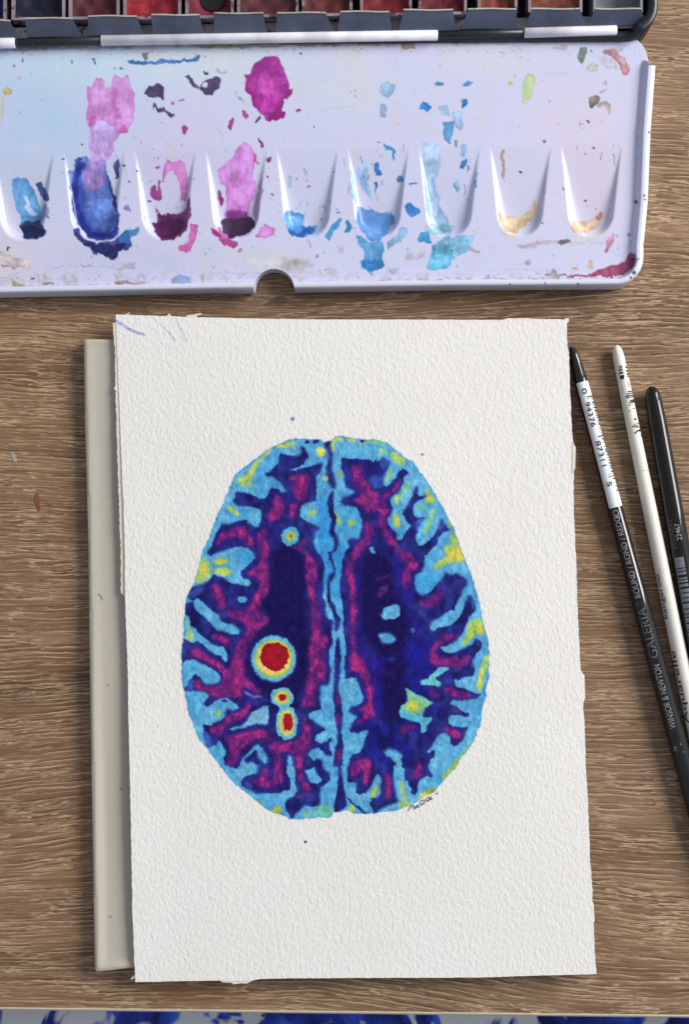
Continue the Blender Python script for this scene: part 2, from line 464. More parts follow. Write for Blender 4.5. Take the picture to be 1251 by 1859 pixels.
dark = [
 T(A, [(1251, 215), (1180, 205), (1160, 260), (1150, 320), (1090, 380), (1050, 425), (1010, 430), (1010, 450), (1045, 475), (1090, 470), (1150, 520), (1200, 560), (1235, 620), (1251, 640)]),
 T(A, [(1251, 645), (1185, 650), (1170, 620), (1130, 605), (1090, 595), (1060, 620), (1055, 660), (1020, 710), (960, 725), (900, 700), (830, 665), (750, 650), (680, 640), (665, 660), (670, 710), (645, 735), (645, 760), (690, 795), (760, 810), (830, 810), (900, 825), (950, 835), (965, 900), (960, 960), (930, 1040), (900, 1055), (850, 1015), (815, 1005), (805, 960), (760, 955), (680, 985), (590, 1010), (510, 1010), (490, 1060), (440, 1130), (400, 1251), (1251, 1251)]),
 T(B, [(0, 225), (60, 235), (150, 230), (175, 190), (155, 155), (180, 125), (210, 145), (215, 180), (250, 215), (262, 260), (225, 265), (205, 320), (150, 360), (90, 375), (0, 384)]),
 T(B, [(0, 380), (100, 400), (200, 370), (300, 340), (400, 320), (420, 330), (390, 370), (380, 430), (335, 480), (340, 560), (340, 650), (335, 740), (260, 760), (170, 800), (155, 850), (155, 930), (220, 980), (300, 1015), (380, 1050), (370, 1075), (320, 1095), (325, 1140), (310, 1190), (310, 1251), (0, 1251)]),
 T(B, [(430, 90), (470, 60), (505, 70), (500, 140), (510, 190), (530, 210), (520, 300), (520, 400), (540, 490), (570, 550), (550, 570), (555, 610), (520, 615), (500, 560), (470, 530), (480, 500), (450, 450), (460, 350), (480, 250), (460, 170), (430, 130)]),
 T(B, [(520, 630), (540, 650), (535, 760), (545, 870), (570, 940), (560, 1010), (545, 1080), (575, 1160), (590, 1251), (555, 1251), (545, 1170), (480, 1115), (500, 1050), (510, 960), (480, 850), (465, 760), (480, 690)]),
 T(B, [(630, 255), (700, 265), (800, 265), (850, 270), (930, 275), (985, 305), (1010, 265), (1025, 300), (1060, 275), (1110, 250), (1180, 310), (1170, 340), (1140, 400), (1105, 470), (1105, 560), (1135, 585), (1180, 550), (1251, 470), (1251, 655), (1180, 720), (1180, 770), (1215, 830), (1190, 900), (1150, 950), (1160, 1020), (1220, 1080), (1251, 1100), (1251, 1251), (710, 1251), (700, 1190), (760, 1170), (830, 1180), (835, 1120), (865, 1050), (860, 980), (835, 900), (800, 825), (720, 800), (660, 800), (610, 755), (640, 705), (700, 695), (760, 660), (775, 640), (700, 610), (670, 580), (660, 530), (650, 450), (625, 380), (620, 290)]),
 T(C_, [(0, 470), (20, 420), (80, 375), (130, 420), (130, 450), (85, 480), (80, 530), (40, 630), (0, 670)]),
 T(C_, [(230, 570), (245, 620), (240, 675), (275, 695), (335, 685), (340, 705), (260, 735), (215, 770), (185, 840), (200, 910), (240, 940), (330, 925), (300, 970), (250, 1050), (215, 1180), (250, 1251), (0, 1251), (0, 1185), (50, 1190), (75, 1150), (110, 1080), (165, 1035), (110, 960), (70, 890), (75, 850), (130, 790), (180, 690), (200, 620)]),
 T(C_, [(490, 930), (530, 975), (570, 1030), (605, 1080), (580, 1090), (520, 1110), (475, 1170), (455, 1251), (300, 1251), (390, 1180), (440, 1120), (470, 1060), (490, 1000)]),
 T(F_, [(0, 0), (440, 0), (390, 60), (330, 120), (320, 200), (300, 280), (215, 350), (205, 420), (220, 500), (280, 570), (370, 545), (430, 470), (500, 400), (545, 350), (560, 295), (590, 330), (640, 330), (700, 315), (740, 350), (810, 390), (805, 450), (760, 490), (745, 560), (710, 610), (670, 700), (665, 745), (620, 735), (560, 760), (500, 820), (420, 850), (380, 920), (395, 975), (440, 965), (480, 930), (600, 915), (680, 850), (740, 770), (780, 660), (810, 570), (850, 575), (885, 630), (905, 720), (890, 760), (820, 820), (800, 900), (770, 970), (720, 1040), (670, 1090), (600, 1130), (500, 1160), (510, 1190), (580, 1225), (680, 1215), (780, 1165), (860, 1125), (900, 1060), (950, 1085), (980, 1130), (950, 1180), (910, 1220), (900, 1251), (0, 1251)]),
 T(I_, [(0, 0), (900, 0), (870, 50), (870, 110), (890, 170), (870, 230), (800, 240), (750, 250), (700, 290), (680, 260), (655, 280), (670, 350), (760, 370), (850, 410), (900, 430), (965, 435), (950, 460), (890, 490), (800, 510), (700, 510), (640, 505), (610, 530), (620, 555), (680, 575), (730, 620), (780, 650), (820, 650), (825, 690), (760, 690), (700, 670), (610, 680), (590, 720), (590, 775), (660, 805), (720, 815), (780, 810), (820, 800), (815, 840), (780, 880), (760, 950), (700, 1010), (655, 1035), (615, 1000), (610, 910), (540, 870), (480, 910), (430, 970), (400, 1040), (345, 1090), (370, 1115), (410, 1075), (440, 1085), (430, 1140), (380, 1190), (365, 1251), (80, 1251), (60, 1190), (70, 1120), (40, 1095), (0, 1090)]),
 T(L_, [(0, 0), (250, 200), (390, 260), (360, 310), (365, 350), (390, 400), (415, 430), (400, 445), (340, 425), (270, 480), (235, 520), (245, 590), (225, 635), (200, 645), (165, 620), (165, 580), (140, 540), (135, 500), (100, 480), (90, 420), (95, 360), (60, 320), (75, 290), (55, 240), (70, 200), (40, 155), (0, 150)]),
 T(L_, [(-20, 680), (25, 695), (20, 720), (-20, 740)]),
 T(K_, [(575, 0), (650, 0), (645, 60), (630, 110), (645, 180), (640, 240), (625, 300), (630, 380), (640, 450), (655, 560), (675, 680), (680, 760), (660, 800), (600, 830), (570, 850), (545, 830), (535, 760), (560, 660), (575, 560), (585, 450), (590, 340), (580, 310), (550, 335), (540, 280), (550, 200), (560, 120), (590, 60)]),
 T(K_, [(890, 0), (870, 70), (830, 165), (750, 180), (720, 220), (715, 290), (690, 350), (690, 480), (720, 505), (800, 510), (795, 580), (780, 610), (830, 640), (900, 620), (945, 580), (980, 500), (1010, 440), (1035, 405), (1060, 440), (1080, 490), (1060, 560), (1075, 620), (1040, 670), (970, 680), (970, 710), (940, 735), (970, 790), (1000, 860), (1030, 830), (1100, 790), (1170, 755), (1251, 740), (1251, 660), (1225, 520), (1215, 400), (1220, 340), (1190, 240), (1130, 215), (1100, 170), (1160, 110), (1200, 120), (1251, 130), (1251, 0)]),
 T(K_, [(0, 0), (330, 0), (320, 30), (400, 60), (470, 30), (500, 5), (520, 40), (490, 60), (500, 130), (520, 200), (480, 205), (430, 180), (410, 130), (350, 110), (280, 130), (240, 170), (230, 215), (310, 250), (340, 235), (400, 240), (410, 310), (440, 370), (490, 400), (500, 470), (460, 510), (400, 560), (380, 590), (385, 680), (385, 740), (350, 775), (290, 785), (220, 760), (160, 810), (110, 850), (80, 900), (50, 920), (40, 880), (0, 830), (0, 700), (80, 660), (120, 600), (110, 550), (90, 520), (105, 450), (95, 360), (80, 290), (90, 230), (40, 180), (0, 190)]),
 T(K_, [(0, 380), (30, 440), (45, 470), (45, 590), (0, 605)]),
 T(K_, [(675, 660), (760, 730), (830, 780), (890, 830), (945, 850), (870, 850), (800, 790), (720, 730)]),
 T(J_, [(550, 240), (555, 290), (600, 325), (700, 350), (718, 313), (712, 240)]),
 T(J_, [(925, 330), (925, 390), (860, 415), (780, 440), (730, 490), (740, 540), (790, 580), (860, 600), (930, 635), (1000, 625), (1080, 630), (1180, 630), (1220, 600), (1251, 595), (1251, 300), (1020, 300)]),
 T(J_, [(1235, 740), (1260, 720), (1260, 840), (1240, 800)]),
 R_(D), R_(E), R_(G), R_(H)]
light = [
 T(K_, [(205, 370), (280, 350), (320, 320), (335, 390), (400, 460), (390, 490), (350, 520), (270, 500), (240, 430)]),
 T(I_, [(605, 140), (560, 130), (490, 130), (430, 190), (370, 230), (365, 260), (270, 285), (280, 330), (340, 335), (420, 340), (490, 360), (515, 330), (510, 305), (460, 280), (440, 255), (520, 210), (590, 160)]),
 T(I_, [(105, 370), (150, 395), (250, 450), (300, 470), (350, 500), (420, 540), (370, 570), (320, 600), (315, 640), (290, 665), (310, 700), (410, 705), (390, 750), (350, 790), (345, 855), (310, 870), (275, 885), (285, 790), (250, 760), (150, 735), (50, 700), (30, 650), (60, 570), (110, 540), (130, 510), (115, 430)]),
 T(H, [(485, 0), (545, 0), (550, 120), (540, 200), (545, 290), (540, 360), (530, 480), (550, 600), (540, 690), (570, 800), (580, 900), (580, 990), (550, 1070), (545, 1160), (535, 1251), (410, 1251), (410, 1190), (340, 1170), (310, 1200), (270, 1150), (240, 1120), (300, 1060), (370, 1055), (420, 1090), (440, 1120), (500, 1150), (520, 1130), (490, 1040), (490, 1000), (520, 960), (500, 930), (470, 960), (400, 1000), (320, 970), (345, 900), (390, 880), (440, 850), (430, 820), (390, 805), (310, 745), (250, 700), (250, 655), (310, 635), (390, 620), (390, 540), (380, 440), (390, 345), (480, 335), (500, 280), (500, 240), (510, 170), (490, 110)]),
 T(H, [(635, 0), (665, 0), (660, 120), (665, 260), (710, 260), (760, 245), (795, 255), (820, 330), (850, 400), (875, 490), (860, 540), (800, 570), (720, 590), (710, 640), (760, 670), (800, 690), (790, 720), (745, 770), (715, 830), (715, 880), (770, 870), (810, 885), (870, 860), (930, 850), (935, 870), (890, 940), (880, 1020), (830, 1100), (750, 1120), (720, 1160), (710, 1251), (640, 1251), (635, 1150), (650, 1000), (640, 960), (620, 880), (635, 750), (640, 650), (620, 500), (590, 400), (600, 300), (610, 200), (610, 100)]),
 T(H, [(1100, 1100), (1160, 1050), (1200, 1070), (1251, 1070), (1251, 1251), (1220, 1200), (1190, 1165), (1130, 1140)]),
 T(H, [(10, 1130), (60, 1150), (75, 1200), (70, 1251), (20, 1251)]),
 T(G, [(60, 100), (100, 60), (200, 45), (260, 75), (340, 110), (400, 150), (450, 180), (500, 230), (495, 300), (440, 325), (330, 325), (290, 290), (265, 240), (220, 205), (190, 215), (185, 260), (150, 270), (130, 330), (90, 370), (40, 360), (40, 100)]),
 T(G, [(90, 400), (200, 405), (280, 405), (350, 430), (365, 470), (320, 520), (305, 560), (350, 580), (400, 560), (450, 510), (510, 485), (580, 485), (640, 530), (700, 570), (705, 600), (640, 630), (610, 610), (570, 605), (550, 640), (555, 690), (500, 735), (430, 760), (400, 795), (330, 785), (290, 790), (310, 830), (300, 900), (330, 1010), (300, 1040), (100, 740), (60, 460)]),
 T(G, [(330, 1060), (400, 1035), (460, 1010), (490, 960), (520, 1020), (570, 1080), (560, 1130), (530, 1160), (550, 1251), (400, 1251)]),
 T(G, [(1050, 580), (1010, 570), (960, 590), (920, 620), (860, 640), (830, 690), (780, 760), (740, 800), (640, 815), (600, 835), (650, 855), (700, 830), (770, 830), (830, 800), (880, 790), (920, 770), (980, 790), (1040, 785), (1050, 700), (1045, 640)]),
 T(G, [(720, 1251), (740, 1180), (800, 1120), (850, 1070), (860, 1040), (940, 1005), (980, 1060), (1000, 1110), (1040, 1150), (1030, 1220), (1000, 1225), (930, 1150), (920, 1080), (890, 1075), (820, 1140), (760, 1190), (790, 1220), (860, 1205), (910, 1251)]),
 T(G, [(515, 0), (590, 0), (570, 60), (550, 70), (520, 30)]),
 T(D, [(330, 0), (400, 0), (350, 80), (380, 130), (420, 100), (500, 70), (560, 50), (640, 30), (740, 10), (810, 35), (880, 85), (890, 140), (850, 200), (790, 250), (740, 285), (725, 330), (760, 380), (820, 385), (850, 430), (820, 465), (740, 455), (690, 435), (620, 430), (580, 400), (530, 370), (460, 345), (420, 330), (390, 370), (350, 420), (290, 440), (200, 470), (160, 490), (140, 520), (90, 520), (180, 300), (240, 60)]),
 T(D, [(190, 640), (230, 600), (290, 630), (350, 700), (420, 750), (480, 790), (510, 860), (560, 890), (620, 890), (680, 930), (720, 970), (700, 1010), (640, 1015), (580, 1000), (530, 970), (470, 970), (410, 910), (350, 840), (260, 770), (210, 710)]),
 T(D, [(95, 590), (150, 605), (190, 640), (150, 655), (120, 660), (80, 640)]),
 T(D, [(80, 780), (130, 800), (155, 860), (160, 910), (230, 960), (250, 1000), (330, 1060), (400, 1120), (470, 1145), (540, 1150), (580, 1251), (500, 1251), (440, 1240), (370, 1190), (290, 1120), (240, 1085), (180, 1110), (120, 1080), (60, 1040), (60, 850)]),
 T(D, [(680, 610), (700, 590), (770, 580), (810, 610), (780, 640), (730, 650)]),
 T(E, [(320, 0), (715, 0), (720, 20), (670, 60), (640, 160), (630, 260), (620, 340), (605, 420), (610, 540), (640, 650), (640, 740), (655, 800), (640, 900), (650, 1000), (665, 1100), (680, 1200), (680, 1251), (620, 1251), (610, 1150), (600, 1080), (590, 1030), (560, 1090), (550, 1180), (545, 1251), (480, 1251), (490, 1180), (530, 1100), (515, 1020), (520, 920), (540, 860), (480, 840), (450, 780), (450, 680), (420, 600), (420, 480), (420, 380), (435, 260), (420, 180), (390, 110), (350, 80)]),
 T(E, [(945, 30), (970, 10), (1010, 70), (1000, 100), (960, 80)]),
 T(E, [(1240, 660), (1170, 690), (1110, 710), (1070, 810), (1110, 850), (1180, 840), (1240, 835), (1285, 800), (1291, 740), (1281, 690)]),
 T(E, [(1040, 1000), (1100, 990), (1180, 1000), (1240, 1040), (1251, 1080), (1200, 1115), (1100, 1115), (1060, 1060)])]
dark2 = [  # dark again inside the light channels
 T(E, [(465, 70), (525, 70), (515, 165), (488, 175)]), T(B, [(535, 1160), (585, 1160), (600, 1251), (550, 1251)]), T(E, [(548, 0), (588, 0), (560, 60), (530, 90), (520, 60)]), T(E, [(500, 150), (520, 150), (560, 280), (540, 290)]), T(E, [(462, 420), (492, 415), (498, 550), (465, 560)]),
 T(E, [(555, 270), (560, 340), (520, 400), (460, 430), (480, 340)]),
 T(E, [(460, 560), (490, 540), (510, 620), (550, 690), (570, 770), (610, 830), (610, 920), (560, 990), (545, 960), (550, 860), (520, 770), (490, 690), (460, 630)]),
 T(G, [(505, 510), (540, 500), (600, 520), (550, 530)]),
 T(B, [(205, 70), (225, 52), (262, 58), (262, 85), (235, 100), (210, 92)]),
 T(B, [(295, 65), (320, 45), (372, 42), (370, 80), (325, 100), (298, 88)]),
 T(B, [(828, 45), (893, 48), (888, 75), (860, 95), (838, 75)])]
midblue = [  # softer blue spots inside the dark
 (T(G, [(310, 850), (350, 870), (380, 930), (410, 1000), (400, 1035), (340, 1055), (310, 1000)]), (62, 96, 182)),
 (T(G, [(150, 280), (190, 270), (200, 390), (110, 395)]), (70, 92, 188)),
 (T(E, [(10, 940), (60, 910), (120, 920), (90, 990), (40, 1020), (0, 990)]), (60, 100, 170)),
 (T(E, [(100, 1070), (150, 1030), (185, 1070), (150, 1100)]), (84, 118, 180)),
 (T(F_, [(145, 960), (180, 935), (210, 970), (180, 1000)]), (92, 128, 200)),
 (T(F_, [(50, 1040), (90, 1005), (125, 1060), (85, 1095)]), (62, 92, 182)),
 (T(H, [(1150, 40), (1200, 10), (1235, 60), (1190, 110), (1155, 90)]), (58, 110, 200)),
 (T(H, [(1090, 190), (1140, 160), (1205, 180), (1180, 240), (1140, 250)]), (52, 92, 190)),
 (T(G, [(760, 405), (800, 410), (860, 450), (930, 455), (980, 465), (960, 480), (880, 480), (800, 440)]), (140, 140, 205)),
 (T(D, [(140, 510), (250, 470), (330, 460), (260, 560), (190, 600), (110, 600)]), (56, 74, 158)),
 (T(D, [(70, 1090), (110, 1100), (120, 1251), (40, 1251)]), (52, 62, 150)),
 (T(F_, [(845, 590), (880, 640), (890, 740), (860, 700)]), (60, 100, 170)),
 (T(B, [(960, 460), (1100, 470), (1100, 590), (1000, 600), (930, 520)]), (52, 84, 172)),
 (T(B, [(1050, 300), (1110, 260), (1170, 320), (1100, 400)]), (58, 84, 178)),
 (T(C_, [(490, 930), (560, 1020), (500, 1100), (470, 1060)]), (66, 80, 170)),
 (T(C_, [(215, 1180), (240, 960), (320, 935), (250, 1050)]), (70, 110, 190)),
 (T(J_, [(745, 500), (800, 490), (860, 540), (860, 590), (790, 575)]), (62, 70, 170))]
mag = [
 T(A, [(1140, 670), (1200, 740), (1220, 860), (1160, 950), (1060, 980), (1040, 900), (1090, 820), (1110, 740)]),
 T(A, [(520, 1110), (600, 1090), (700, 1040), (780, 1050), (830, 1120), (870, 1200), (880, 1251), (820, 1251), (760, 1170), (690, 1150), (590, 1150), (530, 1190), (470, 1251), (440, 1251), (490, 1170)]),
 T(A, [(930, 1100), (1030, 1065), (1040, 1100), (990, 1160), (1040, 1251), (920, 1251), (930, 1180)]),
 T(B, [(30, 470), (150, 460), (260, 440), (260, 520), (230, 600), (230, 700), (160, 760), (100, 700), (70, 620), (110, 560), (50, 510)]),
 T(B, [(40, 790), (110, 780), (110, 880), (90, 940), (40, 940), (50, 850)]),
 T(B, [(730, 350), (860, 345), (870, 420), (860, 490), (940, 560), (950, 640), (1040, 650), (1050, 700), (1000, 740), (1100, 760), (1160, 850), (1140, 950), (1110, 1050), (1050, 1030), (1060, 930), (1090, 870), (1000, 850), (960, 880), (900, 860), (880, 800), (800, 780), (760, 740), (830, 720), (850, 650), (840, 600), (760, 540), (770, 450)]),
 T(B, [(1100, 690), (1180, 640), (1251, 570), (1251, 620), (1150, 700), (1110, 740)]),
 T(B, [(900, 990), (960, 1000), (950, 1080), (900, 1110)]),
 T(B, [(850, 1230), (940, 1190), (940, 1251), (820, 1251)]),
 T(B, [(1120, 1120), (1190, 1160), (1240, 1251), (1180, 1251)]),
 T(C_, [(0, 540), (40, 510), (20, 590), (0, 620)]),
 T(D, [(950, 0), (1050, 0), (1030, 200), (1040, 330), (1050, 470), (1030, 560), (960, 620), (920, 760), (1050, 830), (1030, 890), (950, 930), (900, 1000), (840, 1050), (800, 1150), (760, 1251), (660, 1251), (700, 1120), (790, 1020), (820, 950), (740, 850), (600, 810), (580, 760), (640, 740), (800, 760), (840, 670), (880, 570), (940, 520), (960, 430), (930, 350), (860, 350), (800, 310), (920, 260), (970, 130)]),
 T(D, [(430, 430), (500, 470), (520, 560), (550, 640), (560, 720), (500, 720), (460, 620), (400, 530), (410, 460)]),
 T(D, [(410, 1010), (520, 1030), (610, 1090), (620, 1140), (560, 1130), (480, 1080), (400, 1040)]),
 T(D, [(170, 1190), (240, 1180), (350, 1251), (170, 1251)]),
 T(E, [(230, 60), (290, 150), (350, 200), (330, 350), (310, 500), (330, 640), (380, 780), (390, 900), (370, 1080), (450, 1010), (470, 1100), (420, 1200), (400, 1251), (250, 1251), (290, 1050), (300, 900), (280, 780), (290, 640), (250, 520), (220, 300), (220, 150)]),
 T(E, [(790, 10), (880, 0), (840, 110), (760, 160), (750, 280), (770, 440), (790, 600), (800, 760), (770, 900), (760, 1000), (790, 1200), (790, 1251), (750, 1251), (740, 1080), (720, 960), (740, 800), (730, 600), (720, 440), (680, 350), (690, 200), (750, 100)]),
 T(F_, [(0, 0), (60, 80), (150, 100), (120, 140), (50, 130), (0, 60)]),
 T(F_, [(160, 210), (250, 200), (230, 260), (150, 320), (140, 420), (120, 500), (80, 470), (60, 380), (110, 280)]),
 T(F_, [(250, 650), (360, 620), (450, 560), (540, 500), (530, 570), (470, 640), (420, 690), (300, 690)]),
 T(F_, [(540, 1030), (700, 1000), (690, 1030), (570, 1090), (480, 1120), (440, 1190), (420, 1251), (390, 1251), (400, 1180), (460, 1080)]),
 T(I_, [(390, 0), (430, 0), (560, 30), (700, 20), (720, 50), (600, 80), (480, 80), (420, 50)]),
 T(I_, [(370, 400), (430, 400), (490, 470), (450, 480), (380, 440)]),
 T(I_, [(550, 370), (640, 370), (660, 420), (800, 420), (830, 450), (760, 470), (650, 460), (580, 410)]),
 T(I_, [(60, 810), (130, 780), (210, 790), (210, 820), (130, 840), (80, 910), (50, 860)]),
 T(I_, [(560, 820), (620, 830), (700, 900), (670, 930), (600, 880)]),
 T(L_, [(190, 400), (240, 340), (230, 210), (270, 290), (290, 380), (230, 460), (180, 450)]),
 T(H, [(260, 0), (430, 0), (420, 60), (460, 160), (420, 270), (340, 310), (320, 420), (320, 560), (160, 580), (230, 460), (220, 290), (270, 180), (270, 80)]),
 T(H, [(180, 640), (220, 760), (280, 820), (260, 950), (260, 1050), (190, 1100), (180, 1251), (110, 1251), (140, 1120), (0, 1080), (0, 1000), (150, 960), (210, 860)]),
 T(H, [(720, 0), (860, 10), (880, 60), (900, 180), (950, 230), (930, 320), (980, 380), (960, 500), (1000, 690), (900, 720), (830, 770), (800, 750), (870, 690), (900, 640), (810, 610), (930, 560), (920, 430), (900, 340), (850, 250), (830, 170), (740, 180)]),
 T(K_, [(870, 240), (940, 270), (950, 400), (910, 520), (870, 510), (890, 400), (850, 330), (760, 390), (750, 360), (830, 310)]),
 T(K_, [(1130, 400), (1170, 420), (1190, 520), (1170, 690), (1140, 710), (1130, 640), (1150, 540), (1110, 440)]),
 T(K_, [(180, 480), (260, 540), (270, 590), (210, 600), (190, 550)]),
 T(K_, [(110, 180), (180, 150), (180, 300), (170, 480), (130, 480), (120, 350)]),
 T(H, [(565, 440), (585, 430), (595, 500), (580, 560), (562, 520)]),
 T(H, [(575, 640), (595, 650), (600, 730), (585, 800), (562, 760)]),
 T(H, [(580, 1060), (605, 1070), (615, 1150), (595, 1230), (565, 1200), (565, 1120)]),
 T(G, [(130, 0), (330, 0), (460, 60), (520, 130), (600, 190), (620, 150), (640, 40), (660, 0), (760, 0), (770, 140), (770, 250), (880, 330), (950, 380), (960, 440), (880, 400), (760, 340), (730, 400), (740, 470), (640, 480), (560, 470), (450, 470), (380, 440), (270, 390), (210, 350), (200, 280), (250, 290), (340, 350), (480, 350), (540, 280), (530, 200), (430, 110), (300, 40)]),
 T(G, [(610, 680), (740, 640), (830, 540), (850, 570), (800, 660), (700, 730), (580, 760), (540, 840), (470, 920), (380, 860), (400, 810), (510, 790), (560, 720)]),
 T(G, [(560, 920), (720, 900), (840, 860), (950, 840), (1070, 880), (1080, 970), (1050, 950), (900, 930), (760, 1040), (700, 1100), (680, 1200), (620, 1251), (570, 1240), (600, 1160), (620, 1060)]),
 T(G, [(1050, 1000), (1150, 990), (1251, 980), (1251, 1090), (1150, 1090), (1070, 1060)]),
 T(J_, [(1130, 60), (1180, 250), (1200, 400), (1210, 500), (1150, 520), (1060, 560), (900, 530), (870, 480), (950, 460), (1000, 340), (1040, 380), (1030, 500), (1110, 480), (1120, 300)]),
 T(J_, [(600, 190), (660, 160), (670, 250), (640, 300), (590, 270)])]
mag += [
 T(B, [(880, 1000), (960, 990), (1000, 1080), (960, 1160), (880, 1251), (800, 1251), (880, 1170), (920, 1090)]),
 T(B, [(1060, 1000), (1130, 1060), (1200, 1150), (1251, 1230), (1251, 1251), (1180, 1251), (1110, 1130)]),
 T(F_, [(0, 60), (70, 60), (170, 110), (240, 210), (150, 230), (60, 140)]),
 T(I_, [(360, 20), (430, 60), (620, 90), (760, 50), (820, 0), (850, 20), (800, 110), (640, 120), (420, 100)]),
 T(I_, [(520, 360), (680, 400), (860, 450), (760, 490), (620, 450)]),
 T(K_, [(740, 300), (850, 240), (960, 250), (960, 330), (850, 350), (780, 430), (730, 420)]),
 T(I_, [(540, 800), (640, 830), (740, 880), (700, 960), (640, 930), (590, 880)])]
dull = [
 T(I_, [(760, 0), (830, 0), (800, 100), (640, 190), (640, 170), (770, 90)]),
 T(E, [(1000, 380), (1200, 320), (1170, 350), (1070, 400)]),
 T(E, [(1060, 480), (1160, 440), (1150, 500), (1080, 580), (1020, 600)]),
 T(B, [(150, 1180), (240, 1170), (260, 1251), (140, 1251)]),
 T(E, [(0, 0), (220, 0), (260, 100), (220, 120), (120, 60)]),
 T(I_, [(610, 590), (680, 590), (720, 640), (640, 640)]),
 T(K_, [(90, 660), (280, 600), (260, 650), (120, 690)])]
vdark = [
 [(493, 1000), (520, 985), (556, 1008), (552, 1080), (557, 1140), (563, 1165), (557, 1235), (540, 1260), (541, 1290), (505, 1290), (478, 1255), (447, 1215), (455, 1170), (490, 1140), (480, 1110), (470, 1095), (490, 1070)],
 [(657, 1010), (690, 1000), (716, 1030), (712, 1060), (730, 1100), (745, 1130), (735, 1190), (690, 1190), (660, 1150), (655, 1080)],
 [(700, 1195), (740, 1200), (730, 1245), (740, 1300), (700, 1300), (690, 1240)]]

cb = Canvas(322, 785, 900, 1496, 2.0)
h_, w_ = cb.h, cb.w
mo = cb.fill(outline)
md_ = cb.zeros()
for p in dark: cb.fill(p, md_)
ml = cb.zeros()
for p in light: cb.fill(p, ml)
md_ &= ~ml
for p in dark2: cb.fill(p, md_)
md_ &= mo
mm = cb.zeros()
for p in mag: cb.fill(p, mm)
mm &= md_
N = lambda cx, cy, s: vnoise(h_, w_, cx, cy, s)
n_lo = N(60, 60, 1); n_md = N(18, 22, 2); n_sm = N(7, 9, 3); n_fi = N(3, 4, 4); n_px = N(2, 2, 6)
# paper-grain granulation: short upright flecks like the tooth of the sheet
grain = 0.5 * N(3, 6, 11) + 0.5 * N(5, 8, 12)
mix3 = lambda a, b_, t: np.array(a, np.float32) * (1 - t[..., None]) + np.array(b_, np.float32) * t[..., None]
t = np.clip(0.55 * n_lo + 0.3 * n_md + 0.35 * n_sm - 0.1, 0, 1)
img = mix3((66, 150, 208), (116, 188, 222), t)
# deeper blue along the upper midline
a = blur(cb.fill([(572, 900), (600, 905), (602, 960), (625, 990), (618, 1090), (588, 1075), (575, 1000)]), 10) * 0.5
img = over(img, a, (24, 122, 200))
img = over(img, blur(cb.fill(T(D, [(700, 10), (890, 90), (880, 160), (790, 240), (730, 200)])), 14) * 0.6, (40, 140, 208))
img = over(img, blur(cb.fill(T(F_, [(205, 350), (480, 330), (420, 480), (280, 570)])), 8) * 0.5, (38, 150, 216))
# yellow and green washes
def soft(poly, col, r=5, k=0.9):
    global img
    img = over(img, np.clip(blur(cb.fill(poly), r) * 1.15, 0, 1) * k * (0.72 + 0.45 * n_sm), col)
def dab(o, x, y, rx, ry, col, k=0.9, rot=0):
    global img
    d = cb.ellipse(o[0] + x / K, o[1] + y / K, rx / K, ry / K, rot)
    img = over(img, np.clip((1.35 - d - 0.35 * n_sm) / 0.6, 0, 1) * k, col)
def streak(o, pts, wd, col, k=0.9):
    global img
    d = cb.stroke(T(o, pts), wd / K)
    img = over(img, np.clip(1 - (d + 1.5 * n_sm) / 2.6, 0, 1) * k, col)
YG, YE, GR, OR = (176, 200, 96), (216, 214, 84), (118, 188, 140), (222, 196, 76)
soft(T(A, [(900, 300), (940, 340), (880, 430), (850, 520), (870, 590), (800, 580), (690, 560), (690, 490), (790, 450), (840, 380)]), (160, 196, 110), 5)
streak(A, [(905, 320), (830, 470), (720, 520)], 30, YE, .7); streak(A, [(930, 300), (1000, 230), (1060, 180)], 34, YG, .8)
streak(A, [(1160, 125), (1251, 120)], 40, YE, .9); streak(A, [(600, 830), (690, 890)], 44, YG, .95)
streak(B, [(0, 100), (70, 100)], 40, YG, .9); dab(B, 390, 185, 48, 58, YE, 1); dab(B, 405, 215, 28, 24, OR, .8)
dab(B, 600, 445, 34, 34, (190, 170, 70)); dab(B, 445, 490, 34, 34, (206, 206, 130)); streak(B, [(520, 170), (530, 80), (575, 45), (625, 45)], 34, YG, .9)
dab(B, 740, 50, 45, 30, YG); dab(B, 860, 80, 50, 34, YG, .7); streak(B, [(930, 65), (1130, 95)], 40, GR, .9); dab(B, 1090, 190, 50, 45, (150, 200, 140)); dab(B, 1225, 240, 50, 60, YG)
dab(B, 1170, 450, 34, 100, (140, 196, 150), .95, .35); dab(B, 300, 880, 45, 48, YG); streak(B, [(550, 880), (590, 960), (590, 1000)], 44, (150, 190, 90), .9); dab(B, 735, 995, 48, 42, YG)
dab(B, 1240, 950, 40, 80, YG)
dab(C_, 40, 290, 60, 60, YG); streak(C_, [(145, 540), (100, 610), (30, 720)], 44, (130, 200, 150), .9); streak(C_, [(10, 700), (0, 760)], 40, YG)
dab(C_, 350, 640, 34, 44, YG); dab(C_, 375, 725, 62, 58, YG); dab(C_, 380, 725, 38, 34, OR, .9); dab(C_, 290, 820, 62, 55, (110, 190, 165), .9)
streak(C_, [(410, 860), (390, 960), (330, 1090)], 46, (140, 198, 130), .95); dab(C_, 10, 985, 36, 70, YE); dab(C_, 610, 1010, 30, 60, (140, 180, 110), .9)
dab(C_, 655, 1185, 60, 90, (160, 190, 90), .9)
soft(T(F_, [(540, 60), (560, 0), (720, 0), (775, 190), (640, 180), (530, 230), (430, 270), (440, 210), (560, 130)]), YG, 4, 1)
soft(T(F_, [(620, 40), (720, 10), (765, 170), (660, 160), (560, 190)]), (222, 204, 80), 6, .95)
soft(T(F_, [(950, 830), (1010, 1010), (930, 1000), (880, 1030), (820, 1090), (760, 1150), (740, 1110), (800, 1000), (830, 870)]), (164, 192, 84), 4, 1)
